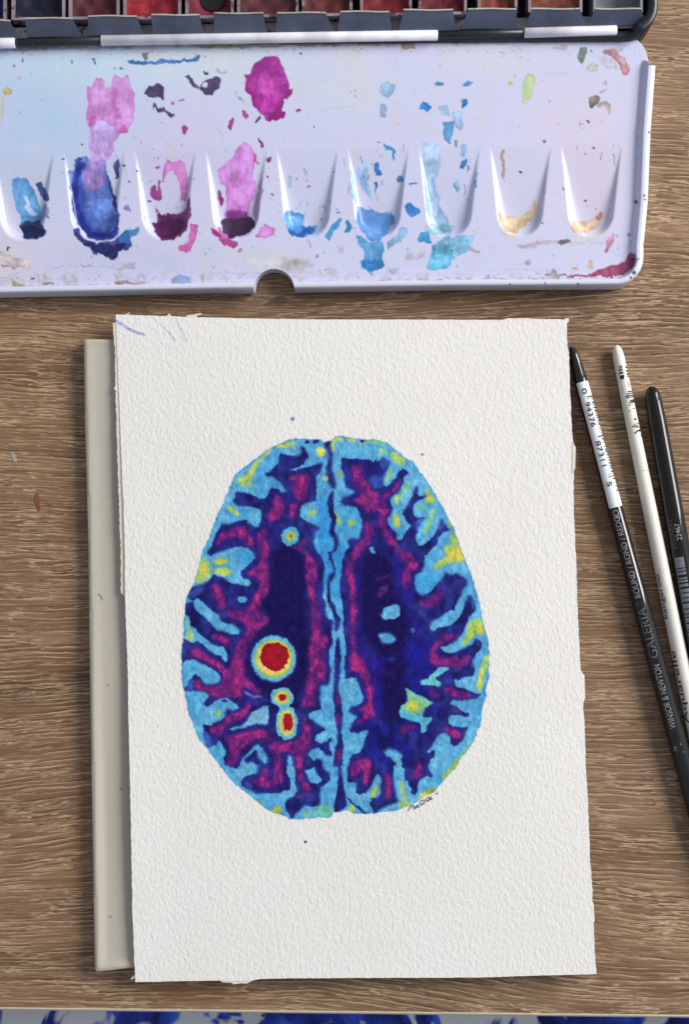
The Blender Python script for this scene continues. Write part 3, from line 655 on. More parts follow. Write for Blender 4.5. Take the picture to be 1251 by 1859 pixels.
dab(F_, 960, 940, 30, 80, OR, .9)
streak(I_, [(1030, 30), (970, 200), (940, 370)], 60, YG, .95); streak(I_, [(965, 190), (945, 330)], 20, YE, .9); streak(I_, [(860, 980), (780, 1080), (690, 1180)], 34, (120, 190, 150), .9)
streak(L_, [(690, 260), (620, 370), (545, 430)], 46, (160, 186, 80), .95); dab(L_, 330, 650, 90, 50, YE, 1, -.5); dab(L_, 390, 590, 60, 36, (140, 170, 70), .95, -.4)
streak(L_, [(50, 510), (80, 640), (95, 760)], 44, (160, 196, 110), .95); streak(L_, [(40, 760), (160, 760)], 40, (170, 196, 80), .9)
dab(D, 300, 270, 105, 130, (180, 206, 96)); dab(D, 310, 265, 40, 60, OR, .8); dab(D, 260, 380, 60, 60, (170, 200, 110), .9); dab(D, 500, 180, 95, 50, YG, .95); dab(D, 500, 185, 60, 24, YE, .9); dab(D, 530, 300, 110, 55, (186, 206, 100), .95)
dab(D, 150, 1020, 46, 80, (180, 206, 110)); dab(D, 120, 900, 50, 60, (120, 196, 190), .9); dab(G, 475, 660, 38, 50, (140, 192, 104))
streak(J_, [(900, 715), (980, 770)], 34, (130, 170, 90), .95); dab(J_, 1140, 825, 62, 62, (190, 204, 70))
dab(K_, 440, 830, 140, 78, (104, 186, 160), .95); dab(K_, 240, 870, 46, 40, (150, 196, 110), .9); dab(K_, 740, 810, 40, 52, (190, 210, 80)); dab(K_, 1000, 610, 34, 80, (180, 206, 84), .95, .4)
soft(T(I_, [(105, 370), (420, 540), (290, 665), (60, 600)]), (128, 198, 150), 4, .95); soft(T(I_, [(30, 600), (280, 680), (410, 700), (300, 880), (60, 700)]), (92, 190, 205), 4, .8); dab(I_, 190, 580, 90, 85, (178, 206, 92)); dab(I_, 190, 570, 52, 52, (206, 204, 70), .9)
soft(T(I_, [(605, 140), (370, 230), (280, 330), (490, 360), (515, 310), (440, 255)]), (112, 196, 200), 3, .95)
soft(T(G, [(1050, 580), (860, 640), (740, 800), (1040, 785)]), (140, 190, 215), 3, .7)
# pigment gathers in a thin darker line along the rim of each wash
fm = mo.astype(np.float32)
edge = np.clip((fm - blur(fm, 3)) * 1.7, 0, 1)
img = over(img, edge * 0.55 * (0.4 + n_md), (34, 104, 172))
fl = (mo & ~md_).astype(np.float32)
edge = np.clip((fl - blur(fl, 2)) * 1.5, 0, 1)
img = over(img, edge * 0.30 * n_md, (44, 110, 190))
img = over(img, np.clip((n_md - 0.55) * 3, 0, 1) * edge * 0.5, (176, 208, 232))
# dark body
f_out = np.clip(blur(md_, 5) * 1.6, 0, 1)
img = over(img, f_out * np.clip((n_md - .35) * 1.6, 0, 1) * .55, (52, 100, 186))
t = np.clip(0.5 * n_lo + 0.5 * n_md + 0.4 * (n_sm - 0.5), 0, 1)
dk = mix3((25, 25, 92), (42, 54, 142), t)
dk = over(dk, np.clip((N(40, 46, 21) - 0.55) * 2.6, 0, 1) * 0.7, (34, 24, 118))
dk = over(dk, blur(cb.fill([(660, 1190), (720, 1190), (790, 1180), (790, 1260), (740, 1400), (660, 1380), (655, 1290)]), 16) * 0.55, (24, 26, 140))
dk = over(dk, np.clip((N(34, 30, 22) - 0.5) * 2.4, 0, 1) * 0.6, (58, 66, 160))
dk = over(dk, np.clip((N(26, 40, 23) - 0.55) * 2.6, 0, 1) * 0.7, (18, 16, 74))
dk = over(dk, blur(cb.fill([(640, 1010), (665, 1000), (668, 1180), (720, 1210), (690, 1300), (655, 1230)]), 10) * 0.55 * (.5 + n_md), (44, 22, 140))
dk = over(dk, blur(cb.fill([(715, 1010), (760, 1040), (750, 1120), (800, 1180), (740, 1250), (715, 1180)]), 14) * 0.6 * (.5 + n_md), (34, 26, 146))
dk = over(dk, np.clip(blur(mm, 13) * 1.7, 0, 1) * 0.8, mix3((84, 28, 120), (44, 24, 122), n_md))
fd = md_.astype(np.float32)
rim = np.clip((fd - blur(fd, 5)) * 1.8, 0, 1)
dk = over(dk, rim * 0.4, (38, 50, 128))
for p, c in midblue:
    dk = over(dk, np.clip(blur(cb.fill(p), 3) * 1.1, 0, 1) * (0.7 + 0.4 * n_sm), c)
for p in vdark:
    dk = over(dk, np.clip(blur(cb.fill(p), 15) * 1.15, 0, 1) * (0.78 + .3 * n_md), mix3((16, 10, 66), (30, 18, 92), n_sm))
# light spots survive over the very dark pools because they are in the light mask
fmg = np.clip((0.5 * blur(mm, 4) + 0.5 * blur(mm, 9)) * 1.4 - 0.05, 0, 1) * np.clip(.45 + .9 * n_md, 0, 1) * np.clip(0.35 + 1.15 * (0.5 * n_sm + 0.5 * grain), 0, 1)
mg = mix3((104, 30, 116), (178, 44, 116), np.clip(0.7 * n_md + 0.6 * (n_lo - .3), 0, 1))
mg = over(mg, np.clip((grain - 0.56) * 3, 0, 1) * 0.35, (190, 96, 170))
dk = dk * np.array((.96, .96, .98), np.float32)
dk = over(dk, fmg, mg)
md2 = cb.zeros()
for p in dull: cb.fill(p, md2)
dk = over(dk, blur(md2, 3) * 0.6 * (0.5 + n_sm), (104, 50, 122))
soft_k = np.clip((N(44, 44, 51) - .5) * 4, 0, 1)
img = over(img, np.clip(blur(md_, 1, 1) * (1 - soft_k) + blur(md_, 4) * soft_k, 0, 1), dk)
# ringed spots
wob = 0.10 * (n_sm - 0.5) + 0.10 * (n_md - 0.5) + 0.06 * (n_fi - .5)
def ringed(cx, cy, stops, rot=0):
    """stops: (rx, ry, colour, softness) from the outside in"""
    global img
    for rx, ry, c, sf in stops:
        d = cb.ellipse(cx, cy, rx, ry, rot) + wob * (26 / max(rx, 12))
        img = over(img, np.clip((1 - d) / sf + 0.5, 0, 1), c)
ringed(497, 1195.5, [(43, 43.5, (40, 60, 150), .10), (40.5, 41, (98, 178, 214), .05), (36.5, 37, (120, 188, 180), .06), (33.5, 34, (178, 196, 84), .07), (30.5, 31, (224, 208, 84), .06), (27.5, 27.5, (232, 204, 130), .05)])
ringed(498.5, 1191.5, [(26, 26, (150, 18, 36), .05), (20, 20, (166, 22, 40), .5)])
ringed(512, 1266, [(20.5, 18.5, (98, 180, 214), .10), (15, 13.5, (176, 200, 110), .2), (10.5, 9.5, (226, 190, 80), .2), (7, 6.5, (150, 24, 36), .15)])
img = over(img, np.clip(blur(cb.fill([(508, 1280), (521, 1280), (534, 1288), (530, 1300), (505, 1296)]), 2), 0, 1), (96, 178, 210))
ringed(520.5, 1312, [(20.5, 31.5, (98, 180, 214), .08), (16, 26, (150, 196, 130), .12), (13, 22, (216, 208, 84), .1), (9.8, 18.5, (226, 180, 110), .08)])
rr_ = cb.fill([(515, 1297), (521, 1295), (527, 1296), (531, 1306), (531.5, 1320), (527, 1326), (521, 1325), (516, 1327), (514.5, 1312)])
img = over(img, np.clip(blur(rr_, 1, 1), 0, 1), (158, 26, 44))
ringed(527.5, 973.5, [(15, 16.5, (86, 172, 214), .12), (9.5, 10.5, (116, 190, 150), .3), (6, 7, (196, 196, 84), .4), (2.6, 3, (150, 110, 50), .6)])
# grain in the pigment
img = img * (1 + (0.10 + .16 * n_lo) [..., None] * (grain - 0.5)[..., None] + 0.16 * (n_md - .5)[..., None])
brain_img = img.astype(np.float32)
brain_a = blur(mo, 1, 1)

# whole-sheet marks (pencil strokes, stray dots, pale washes)
cs = Canvas(196, 560, 1096, 1796, 1.25)
PAPER = np.array((231, 229, 226), np.float32)
pn = vnoise(cs.h, cs.w, 90, 110, 31)
simg = np.tile(PAPER, (cs.h, cs.w, 1)) + 2.4 * (pn[..., None] - 0.5) * np.array((1, 1, 1.6), np.float32)
sg = vnoise(cs.h, cs.w, 2, 2, 33); sg2 = vnoise(cs.h, cs.w, 5, 5, 34)
for pts, wd, col, k in (([(211, 583), (222, 590), (235, 598), (248, 604), (261, 607)], 4.6, (112, 122, 206), .9), ([(238, 593), (246, 584), (250, 588)], 1.0, (150, 158, 200), .5), ([(277, 574), (284, 583)], 1.6, (140, 140, 190), .6),
        ([(291, 588), (303, 600), (318, 619)], 2.2, (134, 142, 208), .8), ([(318, 578), (327, 596), (338, 618)], 4.0, (150, 156, 208), .6)):
    d = cs.stroke(pts, wd)
    simg = over(simg, np.clip(0.6 - d / 1.2, 0, 1) * k * np.clip(0.2 + 1.2 * sg, 0, 1) * np.clip(.4 + sg2, 0, 1), col)
for x, y, r, col in ((531, 760.5, 4.2, (126, 110, 190)), (767, 825, 3.2, (112, 116, 150)), (554.5, 1528.5, 3.2, (52, 56, 76)), (528, 768, 1.6, (190, 186, 214))):
    d = np.hypot(cs.X[None, :] - x, cs.Y[:, None] - y)
    simg = over(simg, np.clip((r - d) / 1.2, 0, 1) * .95, col)
simg = over(simg, np.clip(1.0 - cs.ellipse(690, 1715, 70, 46), 0, 1) * 0.10, (200, 214, 160))
LF = 0.97                                       # photograph tone -> pigment reflectance
rs = np.random.RandomState(3)
wdx = (vnoise(cb.h, cb.w, 11, 11, 41) - .5) * 2.0 + (vnoise(cb.h, cb.w, 5, 5, 42) - .5) * 1.4
wdy = (vnoise(cb.h, cb.w, 11, 11, 43) - .5) * 2.0 + (vnoise(cb.h, cb.w, 5, 5, 44) - .5) * 1.4
def paper_col(x, y):
    c = cs.sample(simg, x, y)
    m = (x > cb.x0 + 2) & (x < 897) & (y > cb.y0 + 2) & (y < 1493)
    xm, ym = x[m], y[m]
    dx = cb.sample(wdx, xm, ym); dy = cb.sample(wdy, xm, ym)
    a = cb.sample(brain_a, xm + dx, ym + dy)[:, None]
    c[m] = c[m] * (1 - a) + cb.sample(brain_img, xm + dx, ym + dy) * a
    return np.clip(lin(c) * LF, 0, 0.95)
left_e = [(210, 571), (211, 612), (216, 732), (220, 840), (224, 930), (226, 1000), (226.5, 1084), (228, 1129), (231, 1202), (232.5, 1300), (235, 1400), (239, 1600), (240, 1664), (245, 1783)]
bot_e = [(320, 1781.5), (397, 1780), (418, 1782), (456, 1780.5), (470, 1777.5), (530, 1776), (640, 1775.5), (800, 1775), (872, 1774.5), (980, 1771), (1050, 1769.5), (1084, 1768)]
right_e = [(1084, 1768), (1081, 1733), (1079, 1690), (1078, 1668), (1076, 1655), (1076.5, 1614), (1072, 1560), (1070, 1500), (1068, 1453), (1066.5, 1425), (1064, 1394), (1062, 1311), (1059, 1287), (1061, 1269), (1060, 1225), (1055, 1216), (1052, 1157), (1049, 1098), (1047, 1024), (1045, 982), (1042.6, 935), (1042, 897), (1043, 849), (1044, 810), (1041, 800), (1039, 776), (1035, 695), (1034, 640), (1030.6, 627), (1029.5, 582), (1028, 580)]
top_e = [(980, 579), (960, 578), (920, 578), (914, 581), (750, 580), (600, 580), (500, 579), (365, 576), (300, 574), (211, 571)]
def rough(pts, amp, stepl, seed):
    r = np.random.RandomState(seed); out = []
    for a, b_ in zip(pts[:-1], pts[1:]):
        a = np.array(a, float); b_ = np.array(b_, float); n = max(1, int(np.hypot(*(b_ - a)) / stepl))
        for i in range(n):
            p = a + (b_ - a) * i / n
            out.append(tuple(p + r.uniform(-amp, amp, 2) * (0.0 if i == 0 else 1)))
    out.append(tuple(pts[-1])); return out
sheet_out = rough(left_e, .45, 5, 1)[:-1] + rough([left_e[-1]] + bot_e, .35, 6, 2)[:-1] + rough(right_e, .6, 5, 3)[:-1] + rough([right_e[-1]] + top_e, .35, 6, 4)[:-1]
PZ = 0.0064
def paper_z(x, y):
    # a little buckled, as paper dries after a wash
    return PZ + 0.00035 * np.sin(x * .007 + 1.2) * np.sin(y * .0052 + .4) + 0.0004 * sstep(330, 210, x) * sstep(560, 1000, y)
M_paper = attr_mat('cold_press_paper', 0.9, 0.15, 760, 0.00036, (1.25, 0.78, 1), grain=0.0, bstr=0.68, detail=2)
M_pig = attr_mat('watercolour_pigment', 0.8, 0.10, 760, 0.00036, (1.25, 0.78, 1), grain=0.04, bstr=0.5, detail=2, tooth=0.15)
px, V, F, Cc, SF = sheet(sheet_out, 1.3, paper_z, paper_col, lambda z: z - 0.00042)
Cc[len(px):] = lin((226, 212, 176))              # cream core at the cut edge
fc = px[F].mean(1)
inb = cb.sample(blur(mo, 3), fc[:, 0], fc[:, 1]) > 0.02
inb &= (fc[:, 0] > 324) & (fc[:, 0] < 896) & (fc[:, 1] > 788) & (fc[:, 1] < 1493)
root = thing('watercolour_painting', 'textured white sheet with a painted blue and magenta brain slice', 'painting', P(640, 1180, 0.006))
sv, sc_, sf_ = sub(V, Cc, np.concatenate([F[~inb], SF]))
mesh_obj('paper_sheet', sv, sf_, M_paper, root, True, sc_)
sv, sc_, sf_ = sub(V, Cc, F[inb])
o = mesh_obj('painted_brain', sv, sf_, M_pig, root, True, sc_)
o['label'] = 'brain slice painted in blues, magenta and yellow with ringed red spots'
# torn lower layer showing along the left edge and tufts of fibre
M_fib = plain('paper_fibre', (222, 214, 198), 0.9, spec=.1, var=.05, scale=900)
def flat(name, pts, z, mat, parent, th=0.0002):
    p = np.array(pts); n = len(p)
    top = P(p[:, 0], p[:, 1], np.full(n, z)); bot = top.copy(); bot[:, 2] -= th
    f = [tuple(range(n))[::-1], tuple(range(n, 2 * n))] + [(i, (i + 1) % n, n + (i + 1) % n, n + i) for i in range(n)]
    return mesh_obj(name, np.concatenate([top, bot]), f, mat, parent, False)
strip = rough([(211, 584), (204, 587), (206, 610), (208, 636), (209, 708), (213, 840), (216, 930), (218.5, 1000), (219, 1076), (226, 1084)], .8, 5, 7) + [(240, 1084), (228, 900), (224, 612)]
flat('torn_edge', strip, PZ - 0.00025, M_fib, root)
for pts in ([(302, 574.5), (306, 569), (308, 570), (311, 575)], [(336, 576), (340, 572.5), (352, 571), (364, 568), (366, 570), (357, 573.5), (358, 577)], [(222, 573), (231, 569.5), (235, 566.5), (233, 571), (228, 574)],
            [(243, 1770), (239, 1775), (236, 1779), (241, 1777), (246, 1776)], [(396, 1779), (404, 1783.5), (420, 1784), (424, 1787), (436, 1785), (448, 1785.5), (457, 1781), (452, 1777)], [(206, 706), (209, 700), (213, 712)], [(1030, 588), (1034, 583), (1033, 577), (1026, 578)],
            [(1040, 802), (1046, 812), (1045, 850), (1040, 860)], [(1054, 1218), (1062, 1226), (1063, 1268), (1056, 1284)], [(1072, 1630), (1078.5, 1640), (1080.5, 1672), (1074, 1680)]):
    flat('paper_fibre', pts, PZ - 0.00012, M_fib, root)
# ink signature
M_ink = plain('black_ink', (26, 26, 32), 0.5, var=.2)
def ribbon(name, strokes, wd, z, mat, parent):
    v = []; f = []
    for pts in strokes:
        p = np.array(pts, float)
        q = [p[0]]
        for i in range(len(p) - 1):     # catmull-rom
            p0 = p[max(i - 1, 0)]; p1 = p[i]; p2 = p[i + 1]; p3 = p[min(i + 2, len(p) - 1)]
            for t in np.linspace(0.2, 1, 5):
                q.append(0.5 * ((2 * p1) + (-p0 + p2) * t + (2 * p0 - 5 * p1 + 4 * p2 - p3) * t * t + (-p0 + 3 * p1 - 3 * p2 + p3) * t ** 3))
        q = np.array(q); d = np.gradient(q, axis=0); d /= np.linalg.norm(d, axis=1)[:, None] + 1e-9
        nrm = np.stack([-d[:, 1], d[:, 0]], 1)
        b0 = len(v); m = len(q)
        ww = wd * (0.6 + 0.4 * np.sin(np.linspace(0.3, 2.8, m)))[:, None] / 2
        for s in (q + nrm * ww, q - nrm * ww):
            v += list(P(s[:, 0], s[:, 1], np.full(m, z)))
        f += [(b0 + i, b0 + i + 1, b0 + m + i + 1, b0 + m + i) for i in range(m - 1)]
    return mesh_obj(name, v, f, mat, parent, False)
LL = lambda pts: T(L_, pts)
ribbon('signature', [LL([(133, 832), (150, 797), (178, 771), (198, 768), (203, 788), (212, 802), (228, 778), (238, 760), (242, 784), (254, 784), (268, 762)]),
    LL([(302, 700), (280, 714), (275, 744), (293, 756), (314, 738), (319, 710), (302, 700)]), LL([(385, 668), (356, 674), (340, 700), (354, 718), (377, 697), (392, 670), (388, 690), (398, 698), (414, 682)]), LL([(448, 634), (474, 620)])], 1.5, PZ + 0.00040, M_ink, root)

# ------------------------------------------------------------------ the paint tin: lid used as mixing palette
Z0 = 0.0060                                # height of the flat of the lid
corner = lambda cx, cy, r, a0, a1, n=14: [(cx + r * math.cos(math.radians(a)), cy + r * math.sin(math.radians(a))) for a in np.linspace(a0, a1, n)]
notch = [(497.5 + 37 * math.cos(a), 526 - 38 * math.sin(a)) for a in np.linspace(0.02, math.pi - 0.02, 40)]
lid_out = ([(-60, 80), (28, 78.5), (400, 72.5), (800, 66), (1000, 63), (1121, 62)] + corner(1128, 112, 49.5, -80, -4) + [(1178, 118), (1180, 118.4)]
           + [(1191, 119), (1186.5, 180), (1182, 240), (1177, 366), (1170, 438), (1168.5, 445), (1169.3, 452)] + corner(1117, 467, 52, 3, 92) + [(900, 520.5), (800, 521), (534.8, 525)] + notch + [(460.2, 526), (400, 526), (0, 534), (-60, 535)])
rim_path = np.array([(1200, 100), (1191, 119), (1182, 240), (1177, 366), (1169.5, 445)] + corner(1117, 467, 52, 0, 92) + [(900, 520.5), (800, 521), (535, 525), (400, 526), (0, 534), (-80, 535.5)])
wells = []
for k in range(9):
    xl = 1018 - 128.6 * k - (0.6 * k); w = 113
    wells.append((xl, xl + w, 262 + 1.6 * k, 432 + 0.7 * k))
def well_d(x, y, wl):
    xl, xr, yt, yb = wl
    t = np.clip((y - yt) / (yb - yt), -0.2, 1.2)
    L = xl + 17 * t; Rr = xr - 19 * t
    xc = (L + Rr) / 2; hw = (Rr - L) / 2
    yc = yb - 50
    side = hw - np.abs(x - xc)
    low = (1 - np.sqrt((np.abs(x - xc) / hw) ** 2.3 + (np.maximum(y - yc, 0) / 50) ** 2.3)) * 50
    return np.where(y > yc, np.minimum(low, side), side), (y - yt) / (yb - yt)
def rim_dist(x, y):
    pts = np.stack([x, y], 1)
    out = np.full(len(x), 999.0)
    near = (x > 1120) | (y > 440)
    if near.any():
        q = pts[near]; best = np.full(len(q), 1e9)
        for a, b_ in zip(rim_path[:-1], rim_path[1:]):
            d = b_ - a; t = np.clip(((q - a) @ d) / (d @ d), 0, 1)
            best = np.minimum(best, np.hypot(*(q - a - t[:, None] * d).T))
        out[near] = best
    return out
def lid_h(x, y):
    h = np.zeros(len(x))
    for wl in wells:
        d, t = well_d(x, y, wl)
        floor = 20.0 * np.clip(t, 1e-4, 1.0) ** 1.25
        wall = 1.15 * np.maximum(d, 1e-4) * sstep(-2, 12, d)
        m = (floor ** -2.4 + (wall + 1e-4) ** -2.4) ** (-1 / 2.4)
        h -= m * (t > 0) * (d > 0)
    d = rim_dist(x, y)
    g = (y > 110)
    wid = np.where(y > 470, 17.0, 27.0)
    up = 13.0 * np.sqrt(np.clip(1 - ((np.minimum(d, 6.5) - 6.5) / 6.5) ** 2, 0.0, 1))
    prof = np.where(d < 6.5, up, 13.0 * (1 - sstep(11, wid, d)))
    h += np.where(g & (d < wid), prof, 0)
    # the flat is pressed sheet metal: very slightly uneven
    h += 0.5 * np.sin(x * .013 + y * .01) * np.sin(y * .021 + 1) * (d > 30)
    return h
cp = Canvas(-70, 50, 1200, 545, 1.6)
ENAMEL = np.array((203, 206, 236), np.float32)
hp, wp = cp.h, cp.w
q1 = vnoise(hp, wp, 150, 130, 61); q2 = vnoise(hp, wp, 40, 40, 62); q3 = vnoise(hp, wp, 10, 10, 63); q4 = vnoise(hp, wp, 4, 4, 64); q5 = vnoise(hp, wp, 25, 90, 65); q6 = vnoise(hp, wp, 5, 34, 66)
pal = np.tile(ENAMEL, (hp, wp, 1))
# broad thin tints over the enamel, bluer at the left, pinker at the right
for (ex, ey, rx, ry, c, k) in ((60, 200, 230, 170, (172, 206, 236), .6), (200, 120, 260, 60, (196, 222, 236), .6), (400, 100, 170, 60, (206, 222, 220), .5), (640, 120, 60, 110, (214, 214, 214), .45), (240, 470, 200, 40, (186, 190, 220), .4),
        (1040, 210, 120, 100, (216, 202, 222), .6), (1075, 330, 100, 110, (222, 200, 216), .45), (20, 470, 70, 90, (214, 204, 206), .45), (900, 110, 120, 40, (216, 214, 214), .45), (560, 160, 220, 70, (204, 214, 226), .4), (320, 300, 120, 120, (204, 194, 230), .45), (960, 330, 90, 110, (212, 206, 226), .4), (460, 470, 120, 30, (206, 206, 196), .35)):
    d = cp.ellipse(ex, ey, rx, ry)
    pal = over(pal, np.clip(1.15 - d, 0, 1) * k * (0.55 + 0.9 * q2), c)
pal = over(pal, np.clip((q5 - .58) * 2.2, 0, 1) * .22, (206, 198, 190))
def fillsoft(pts, wob=1.0):
    m = cp.fill(pts)
    return m
def stain(o, s, pts, col, a=0.9, edge=0.35, inner=0.35, feather=1, ecol=None, seed=0):
    """watercolour puddle dried on enamel: thin middle, darker tide line"""
    global pal
    pts = [(o[0] + x / s, o[1] + y / s) for x, y in pts]
    p = np.array(pts)
    m_ = 14
    a0 = max(0, int((p[:, 0].min() - m_ - cp.x0) * cp.k)); a1 = min(wp, int((p[:, 0].max() + m_ - cp.x0) * cp.k))
    b0 = max(0, int((p[:, 1].min() - m_ - cp.y0) * cp.k)); b1 = min(hp, int((p[:, 1].max() + m_ - cp.y0) * cp.k))
    if a1 - a0 < 3 or b1 - b0 < 3: return
    c2 = Canvas(0, 0, 1, 1, cp.k); c2.x0 = cp.X[a0] - .5 / cp.k; c2.y0 = cp.Y[b0] - .5 / cp.k
    c2.w = a1 - a0; c2.h = b1 - b0; c2.X = cp.X[a0:a1]; c2.Y = cp.Y[b0:b1]
    m = c2.fill(p).astype(np.float32)
    sz = min(p[:, 0].max() - p[:, 0].min(), p[:, 1].max() - p[:, 1].min())
    if sz > 9: m = np.clip((blur(m, 3 if sz > 20 else 2) - .44) * 7, 0, 1)       # water rounds the outline
    sl = (slice(b0, b1), slice(a0, a1))
    ma = blur(m, feather, 1)
    col = np.array(col, np.float32)
    ec = col * 0.62 if ecol is None else np.array(ecol, np.float32)
    big = min(1.0, (p[:, 0].max() - p[:, 0].min()) / 40.0)
    tide = np.clip((m - blur(m, 2)) * 2.2, 0, 1) * min(1.0, edge * 1.5)                      # thin dried tide line
    rimm = np.clip((m - blur(m, 8)) * 1.5, 0, 1) * edge * .7
    down = np.clip((c2.Y[:, None] - p[:, 1].min()) / (p[:, 1].max() - p[:, 1].min() + 1e-6), 0, 1)
    v = (q3[sl] - .5) * .7 + (q2[sl] - .5) * 1.3 + (q6[sl] - .5) * .45
    bloom = np.clip(1 - np.abs(q2[sl] + .3 * q3[sl] - .62) / .035, 0, 1) * .5 * inner * big     # back-run rings
    cc = col * (1 + inner * 0.5 * v[..., None] - .10 * inner * (down[..., None] - .5)) + 255 * inner * 0.08 * np.clip(v, 0, 1)[..., None]
    k = np.clip(np.maximum(tide, rimm) + bloom, 0, 1)[..., None]
    cc = cc * (1 - k) + ec * k
    thin = np.clip(1 - inner * big * (.55 * np.clip(v + .12, 0, 1) + .25 * (1 - down)), 0.2, 1)
    al = np.clip(ma * a * np.maximum(thin, np.clip(tide + rimm, 0, 1)), 0, 1)
    pal[sl] = over(pal[sl], al, cc.astype(np.float32))
P1, P2, P3, P4, P5, P6 = ((0, 0), 2.979), ((400, 0), 2.979), ((800, 0), 2.774), ((0, 240), 2.979), ((400, 240), 2.979), ((800, 240), 2.774)
BRUISE, PINK, PURP, BLUE, NAVY, SKY, CYAN, MAG = (64, 48, 84), (206, 118, 200), (108, 22, 96), (54, 98, 196), (34, 40, 104), (96, 170, 226), (40, 140, 214), (158, 28, 140)
# blue puddle of the second well
stain(*P4, [(400, 150), (470, 130), (500, 160), (570, 150), (575, 200), (610, 290), (625, 380), (640, 450), (620, 540), (560, 570), (480, 560), (430, 520), (400, 440), (375, 300), (365, 210), (390, 205)], (74, 112, 206), .95, .8, .7, ecol=(26, 34, 116))
stain(*P4, [(390, 210), (440, 200), (450, 330), (470, 430), (520, 520), (600, 530), (640, 480), (620, 560), (540, 580), (460, 545), (415, 470), (380, 300)], (44, 72, 180), .8, .5, .5, 3)
stain(*P4, [(470, 340), (590, 330), (610, 460), (560, 540), (500, 520), (440, 420)], (98, 128, 216), .75, .3, .8, 3)
stain(*P4, [(390, 515), (420, 520), (450, 580), (540, 600), (620, 580), (660, 545), (705, 540), (705, 620), (690, 640), (640, 640), (630, 690), (560, 680), (530, 655), (510, 670), (480, 620), (430, 590), (400, 560)], (34, 48, 130), .96, .5, .4, ecol=(18, 20, 80))
stain(*P4, [(640, 560), (700, 530), (750, 520), (755, 555), (720, 570), (700, 600), (650, 600)], (52, 124, 206), .85, .4, .4)
stain(*P4, [(410, 160), (430, 130), (445, 140), (440, 210), (400, 215)], (40, 60, 150), .9); stain(*P4, [(605, 180), (640, 130), (650, 190), (640, 250), (625, 255)], (48, 56, 120), .95)
# pink sweep above it
stain(*P1, [(465, 460), (490, 470), (520, 420), (545, 425), (580, 470), (600, 455), (615, 405), (660, 420), (680, 400), (710, 440), (720, 500), (720, 600), (725, 640), (690, 705), (640, 720), (560, 650), (500, 660), (475, 690), (465, 620), (475, 560), (463, 500)], (206, 126, 204), .85, .55, .5, ecol=(190, 50, 150))
stain(*P1, [(600, 455), (640, 480), (630, 600), (660, 640), (640, 650), (610, 600)], (190, 88, 180), .5, .4, .3, 4)
stain(*P1, [(490, 680), (540, 640), (600, 640), (650, 670), (690, 690), (640, 735), (610, 770), (615, 810), (590, 860), (560, 900), (565, 1000), (520, 1040), (460, 1030), (450, 930), (490, 850), (475, 760), (475, 710)], (190, 146, 220), .8, .45, .7, ecol=(180, 60, 160))
stain(*P1, [(480, 640), (520, 630), (520, 670), (480, 690)], (196, 80, 170), .6, .4); stain(*P1, [(640, 690), (680, 670), (690, 705), (640, 725)], (200, 90, 180), .6, .4)
# first well
stain(*P4, [(60, 255), (90, 245), (150, 250), (165, 285), (200, 350), (220, 430), (225, 490), (110, 500), (90, 420), (65, 320)], (62, 140, 204), .9, .5, .5, ecol=(30, 90, 170))
stain(*P4, [(135, 340), (150, 340), (165, 400), (190, 430), (195, 460), (160, 440), (130, 400)], (196, 206, 236), .95, .1); stain(*P4, [(125, 435), (140, 460), (155, 490), (140, 480)], (196, 206, 236), .9, .1)
stain(*P4, [(105, 500), (150, 480), (210, 480), (245, 520), (230, 560), (180, 583), (120, 575)], (28, 46, 104), .97, .5, .3, 2); stain(*P4, [(190, 270), (225, 262), (265, 370), (235, 385)], (40, 56, 122), .95)
stain(*P4, [(40, 615), (58, 625), (48, 645), (38, 635)], (50, 60, 120)); stain(*P4, [(215, 430), (235, 390), (270, 400), (262, 470), (240, 450), (230, 500)], (70, 80, 140), .55, .3)
# third well
stain(*P4, [(820, 490), (850, 485), (850, 420), (880, 440), (970, 445), (1005, 400), (1025, 320), (1030, 460), (1010, 530), (930, 593), (870, 580), (840, 540)], (92, 20, 84), .97, .45, .35, ecol=(60, 10, 56))
stain(*P4, [(875, 270), (880, 200), (905, 140), (930, 160), (980, 150), (1005, 200), (1018, 280), (1005, 380), (975, 380), (960, 260), (930, 205), (895, 225), (885, 270)], (198, 100, 186), .85, .6, .5, ecol=(170, 40, 130))
stain(*P4, [(805, 300), (835, 285), (850, 330), (855, 230), (870, 280), (880, 350), (860, 370), (830, 355), (808, 330)], (172, 60, 148), .9, .6); stain(*P4, [(825, 390), (855, 420), (845, 440)], (150, 40, 120), .8)
stain(*P4, [(1035, 500), (1060, 490), (1070, 520), (1060, 560), (1030, 630), (1000, 650), (960, 630), (965, 615), (1005, 615), (1015, 560), (1030, 530)], (206, 84, 172), .85, .6, ecol=(160, 20, 110))
